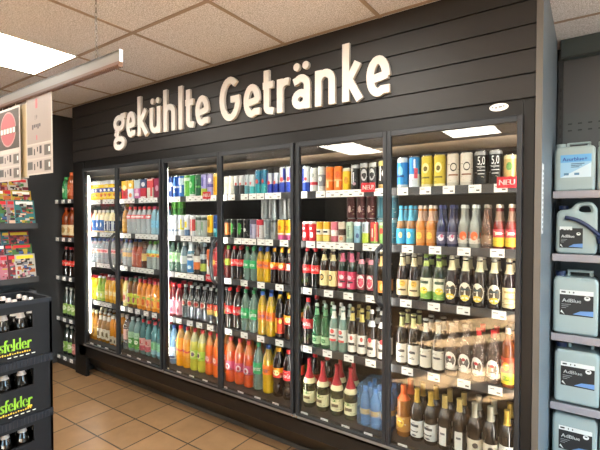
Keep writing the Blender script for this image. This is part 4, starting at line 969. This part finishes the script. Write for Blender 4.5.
def curve_solid(outer, holes, depth, bev, mat):
    """rounded slab with holes: outline in x,z extruded along y"""
    c = bpy.data.curves.new('outline', 'CURVE'); c.dimensions = '2D'; c.fill_mode = 'BOTH'
    c.extrude = max(.001, depth/2-bev); c.bevel_depth = bev; c.bevel_resolution = 3; c.offset = -bev
    for pts in [outer]+holes:
        s = c.splines.new('POLY'); s.points.add(len(pts)-1); s.use_cyclic_u = True
        for p, (x, z) in zip(s.points, pts): p.co = (x, z, 0, 1)
    o = bpy.data.objects.new('outline', c); col.objects.link(o)
    me = bpy.data.meshes.new_from_object(o.evaluated_get(bpy.context.evaluated_depsgraph_get()))
    bpy.data.objects.remove(o); bpy.data.curves.remove(c)
    me.transform(Matrix.Rotation(PI/2, 4, 'X'))
    me.materials.clear(); me.materials.append(mat)
    for p in me.polygons: p.use_smooth = False; p.material_index = 0
    return me
def rr(pts, rad, n=4):
    """round the corners of a polygon"""
    out = []; P = [Vector(p) for p in pts]
    for i, p in enumerate(P):
        a, c = P[i-1], P[(i+1) % len(P)]
        r = min(rad, (a-p).length*.45, (c-p).length*.45)
        p0, p1 = p+(a-p).normalized()*r, p+(c-p).normalized()*r
        for k in range(n+1):
            t = k/n; q = p0*(1-t)**2 + p*2*t*(1-t) + p1*t*t
            out.append((q.x, q.y))
    return out
plas = M('a4b6b8', .42, 0, 1, .4); navy = M('1d2c54', .4); black = M('1d2023', .45); lab_w = M('e6ecec', .45)
def canister(x, y, z, w, h, dep, label, kind):
    t = thing('canister', label, 'canister', (x, y, z), 'plastic canisters on the right shelves')
    w2 = w/2
    if kind == 'jug':
        out = rr([(-w2,0),(w2,0),(w2,h*.88),(w2*.72,h),(w2*.0,h),(-w2*.25,h*.86),(-w2*.95,h*.84)], .03)
        hole = rr([(w2*.08,h*.83),(w2*.20,h*.92),(w2*.62,h*.92),(w2*.72,h*.80),(w2*.3,h*.80)], .012)
        link('body', curve_solid(out, [hole], dep*.8, .014, plas), t)
        MB().lathe([(.024, h*.86), (.024, h*.93), (.0, h*.93)], navy, 16, -w2*.62, 0).obj('cap', t)
        s = MB(); n = 14
        pts = [(-w2*.55+1.65*w2*k/n, -dep*.4-.014, h*.70-h*.34*(k/n)**1.9) for k in range(n+1)]
        s.tube(pts, .0105, navy); s.tube([pts[-1], (w2*1.12, -dep*.4-.014, h*.22)], .015, navy)
        s.obj('pouring_spout', t)['label'] = 'dark blue ribbed hose'
        lx0, lx1, lz0, lz1 = -w2*.80, w2*.32, h*.12, h*.50; fy = -dep*.4-.001
    else:
        out = rr([(-w2,0),(w2,0),(w2,h*.84),(w2*.86,h*.90),(-w2*.86,h*.90),(-w2,h*.84)], .02)
        link('body', curve_solid(out, [], dep, .016, plas), t)
        hd = MB(); hd.box(-w2*.42, w2*.78, -.014, .014, h*.96, h, plas).box(-w2*.42, -w2*.26, -.014, .014, h*.88, h*.97, plas).box(w2*.60, w2*.78, -.014, .014, h*.88, h*.97, plas)
        bevel(hd.obj('handle', t), .005)
        MB().lathe([(.022, h*.89), (.024, h*.90), (.024, h*.975), (.0, h*.98)], navy if kind != 'clean' else plas, 16, -w2*.70, -dep*.12).obj('cap', t)
        lx0, lx1, lz0, lz1 = -w2*.70, w2*.78, h*.30, h*.70; fy = -dep/2-.001
        if kind == 'clean': lx0, lx1, lz0, lz1 = -w2*.70, w2*.80, h*.28, h*.73
    l = MB(); lw, lh = lx1-lx0, lz1-lz0; cx = (lx0+lx1)/2
    if kind == 'clean':
        l.box(lx0, lx1, fy-.001, fy+.004, lz0, lz1, M('9fcdea', .45))
        l.add([(lx0, fy-.0013, lz0), (lx1, fy-.0013, lz0), (lx1, fy-.0013, lz0+lh*.62), (lx0+lw*.5, fy-.0013, lz0+lh*.30)], [(0,1,2,3)], M('d4e8f4', .45))
        l.add([(lx0, fy-.0014, lz1), (lx1, fy-.0014, lz1), (lx1, fy-.0014, lz1-lh*.32), (lx0, fy-.0014, lz1-lh*.34)], [(3,2,1,0)], M('6db4ea', .45))
        flat_text(l, 'Azurblue+', M('2a3ab0', .4), lh*.16, (cx-.004, fy-.002, lz1-lh*.27), (1,0,0), (0,0,1), lw*.80, .001)
        for k in range(3): l.box(lx0+lw*.35, lx0+lw*(.62+.08*k), fy-.0018, fy, lz0+lh*(.44+.07*k), lz0+lh*(.47+.07*k), M('3c5c84', .5))
        for k in (0, 1): l.box(lx0+lw*(.12+.34*k), lx0+lw*(.28+.34*k), fy-.0018, fy, lz0+lh*.10, lz0+lh*.20, M('5c8ab0', .5))
    else:
        l.box(lx0, lx1, fy-.001, fy+.004, lz0, lz1, black)
        top = .82 if kind != 'jug' else .90
        l.box(lx0, lx1-(lw*.45 if kind == 'jug' else 0), fy-.0014, fy, lz0+lh*top, lz1+(lh*.08 if kind == 'jug' else 0), lab_w)
        for a, c_ in ((.05, .18), (.28, .31), (.40, .44)): l.box(lx0+lw*a, lx0+lw*c_, fy-.0018, fy, lz0+lh*.88, lz0+lh*.94, black)
        flat_text(l, 'AdBlue', lab_w, lh*.15, (cx-lw*.14, fy-.002, lz0+lh*.52), (1,0,0), (0,0,1), lw*.56, .0012)
        n = 16; ex, ez = lx0+lw*.82, lz0+lh*.72
        l.add([(ex+lw*.09*math.cos(2*PI*k/n), fy-.0016, ez+lw*.08*math.sin(2*PI*k/n)) for k in range(n)], [tuple(range(n))], lab_w)
        l.box(ex-lw*.04, ex+lw*.04, fy-.0020, fy, ez, ez+lh*.05, black)
        for k in range(3): l.box(lx0+lw*.06, lx0+lw*(.20+.07*k), fy-.0016, fy, lz0+lh*(.28+.07*k), lz0+lh*(.30+.07*k), M('9aa0a4', .5))
        l.add([(lx0+lw*.40, fy-.0015, lz0+lh*.06), (lx1, fy-.0015, lz0+lh*.04), (lx1, fy-.0015, lz0+lh*.24), (lx0+lw*.62, fy-.0015, lz0+lh*.20)], [(0,1,2,3)], M('6c9ad8', .45))
        l.add([(lx0+lw*.03, fy-.0015, lz0+lh*.12), (lx0+lw*.16, fy-.0015, lz0+lh*.02), (lx0+lw*.06, fy-.0015, lz0+lh*.20)], [(0,1,2)], lab_w)
    l.obj('label', t)
    return t
def pairc(z, w, h, dep, kind, l1, l2, x0=-.150):
    canister(x0+w/2, .60+dep/2, z+.0005, w, h, dep, l1, kind)
    canister(x0+w*1.5+.008, .60+dep/2, z+.0005, w, h, dep, l2, kind)
pairc(RZ[0], .185, .272, .15, 'clean', 'pale canister with light blue label on the topmost right shelf', 'pale canister cut by the right photo edge, topmost shelf', -.158)
pairc(RZ[1], .190, .285, .16, 'jug', 'pale jug with blue hose and black label on right shelf', 'second pale jug right of the one with the blue hose', -.150)
pairc(RZ[2], .205, .345, .18, 'ten', 'large pale canister with black label, third shelf from top at right', 'large pale canister at the right edge, third shelf from top', -.156)
pairc(RZ[3], .205, .325, .18, 'ten', 'pale canister with black label and navy cap, fourth shelf at right', 'pale canister at the right edge, fourth shelf', -.146)
pairc(RZ[4], .205, .325, .18, 'ten', 'pale canister with black label on the lowest right shelf', 'pale canister at the right edge, lowest shelf', -.152)

# ------------------------------------------------------------------ light
w = bpy.data.worlds.new('sky'); scene.world = w; w.use_nodes = True
nt = w.node_tree; bg = nt.nodes['Background']
tc = nt.nodes.new('ShaderNodeTexCoord'); sx = nt.nodes.new('ShaderNodeSeparateXYZ'); rp = nt.nodes.new('ShaderNodeValToRGB')
rp.color_ramp.elements[0].position = .48; rp.color_ramp.elements[0].color = (.30, .29, .28, 1)
rp.color_ramp.elements[1].position = .54; rp.color_ramp.elements[1].color = (.55, .78, 1.0, 1)
mm = nt.nodes.new('ShaderNodeMath'); mm.operation = 'MULTIPLY_ADD'; mm.inputs[1].default_value = .5; mm.inputs[2].default_value = .5
nt.links.new(tc.outputs['Generated'], sx.inputs[0]); nt.links.new(sx.outputs['Z'], mm.inputs[0]); nt.links.new(mm.outputs[0], rp.inputs[0]); nt.links.new(rp.outputs[0], bg.inputs['Color'])
bg.inputs['Strength'].default_value = 16.0
sd = bpy.data.lights.new('sun', 'SUN'); sd.energy = 400.0; sd.angle = .009; sd.color = (1, .97, .93)
so = bpy.data.objects.new('sun', sd); col.objects.link(so)
e = math.atan(.457); dirv = Vector((-.605*math.cos(e), .796*math.cos(e), -math.sin(e)))
so.rotation_euler = dirv.to_track_quat('-Z', 'Y').to_euler(); so.location = (4, -8, 6)

# ------------------------------------------------------------------ camera
cd = bpy.data.cameras.new('camera'); cam = bpy.data.objects.new('camera', cd); col.objects.link(cam); scene.camera = cam
cd.sensor_width = 36; cd.lens = 415/600*36; cd.clip_start = .02
p = math.atan(9.2/415)
fwd = Vector((-.571*math.cos(p), .821*math.cos(p), -math.sin(p)))
cam.location = (0, -2.08, 1.55); cam.rotation_euler = fwd.to_track_quat('-Z', 'Y').to_euler()

vs = scene.view_settings
vs.view_transform = 'Standard'; vs.look = 'None'; vs.exposure = 0.22; vs.gamma = 1.0; vs.use_curve_mapping = False
scene.cycles.max_bounces = 10; scene.cycles.transparent_max_bounces = 24
scene.cycles.use_denoising = True; scene.cycles.sample_clamp_indirect = 0; scene.cycles.sample_clamp_direct = 0
scene.cycles.caustics_reflective = False; scene.cycles.caustics_refractive = False
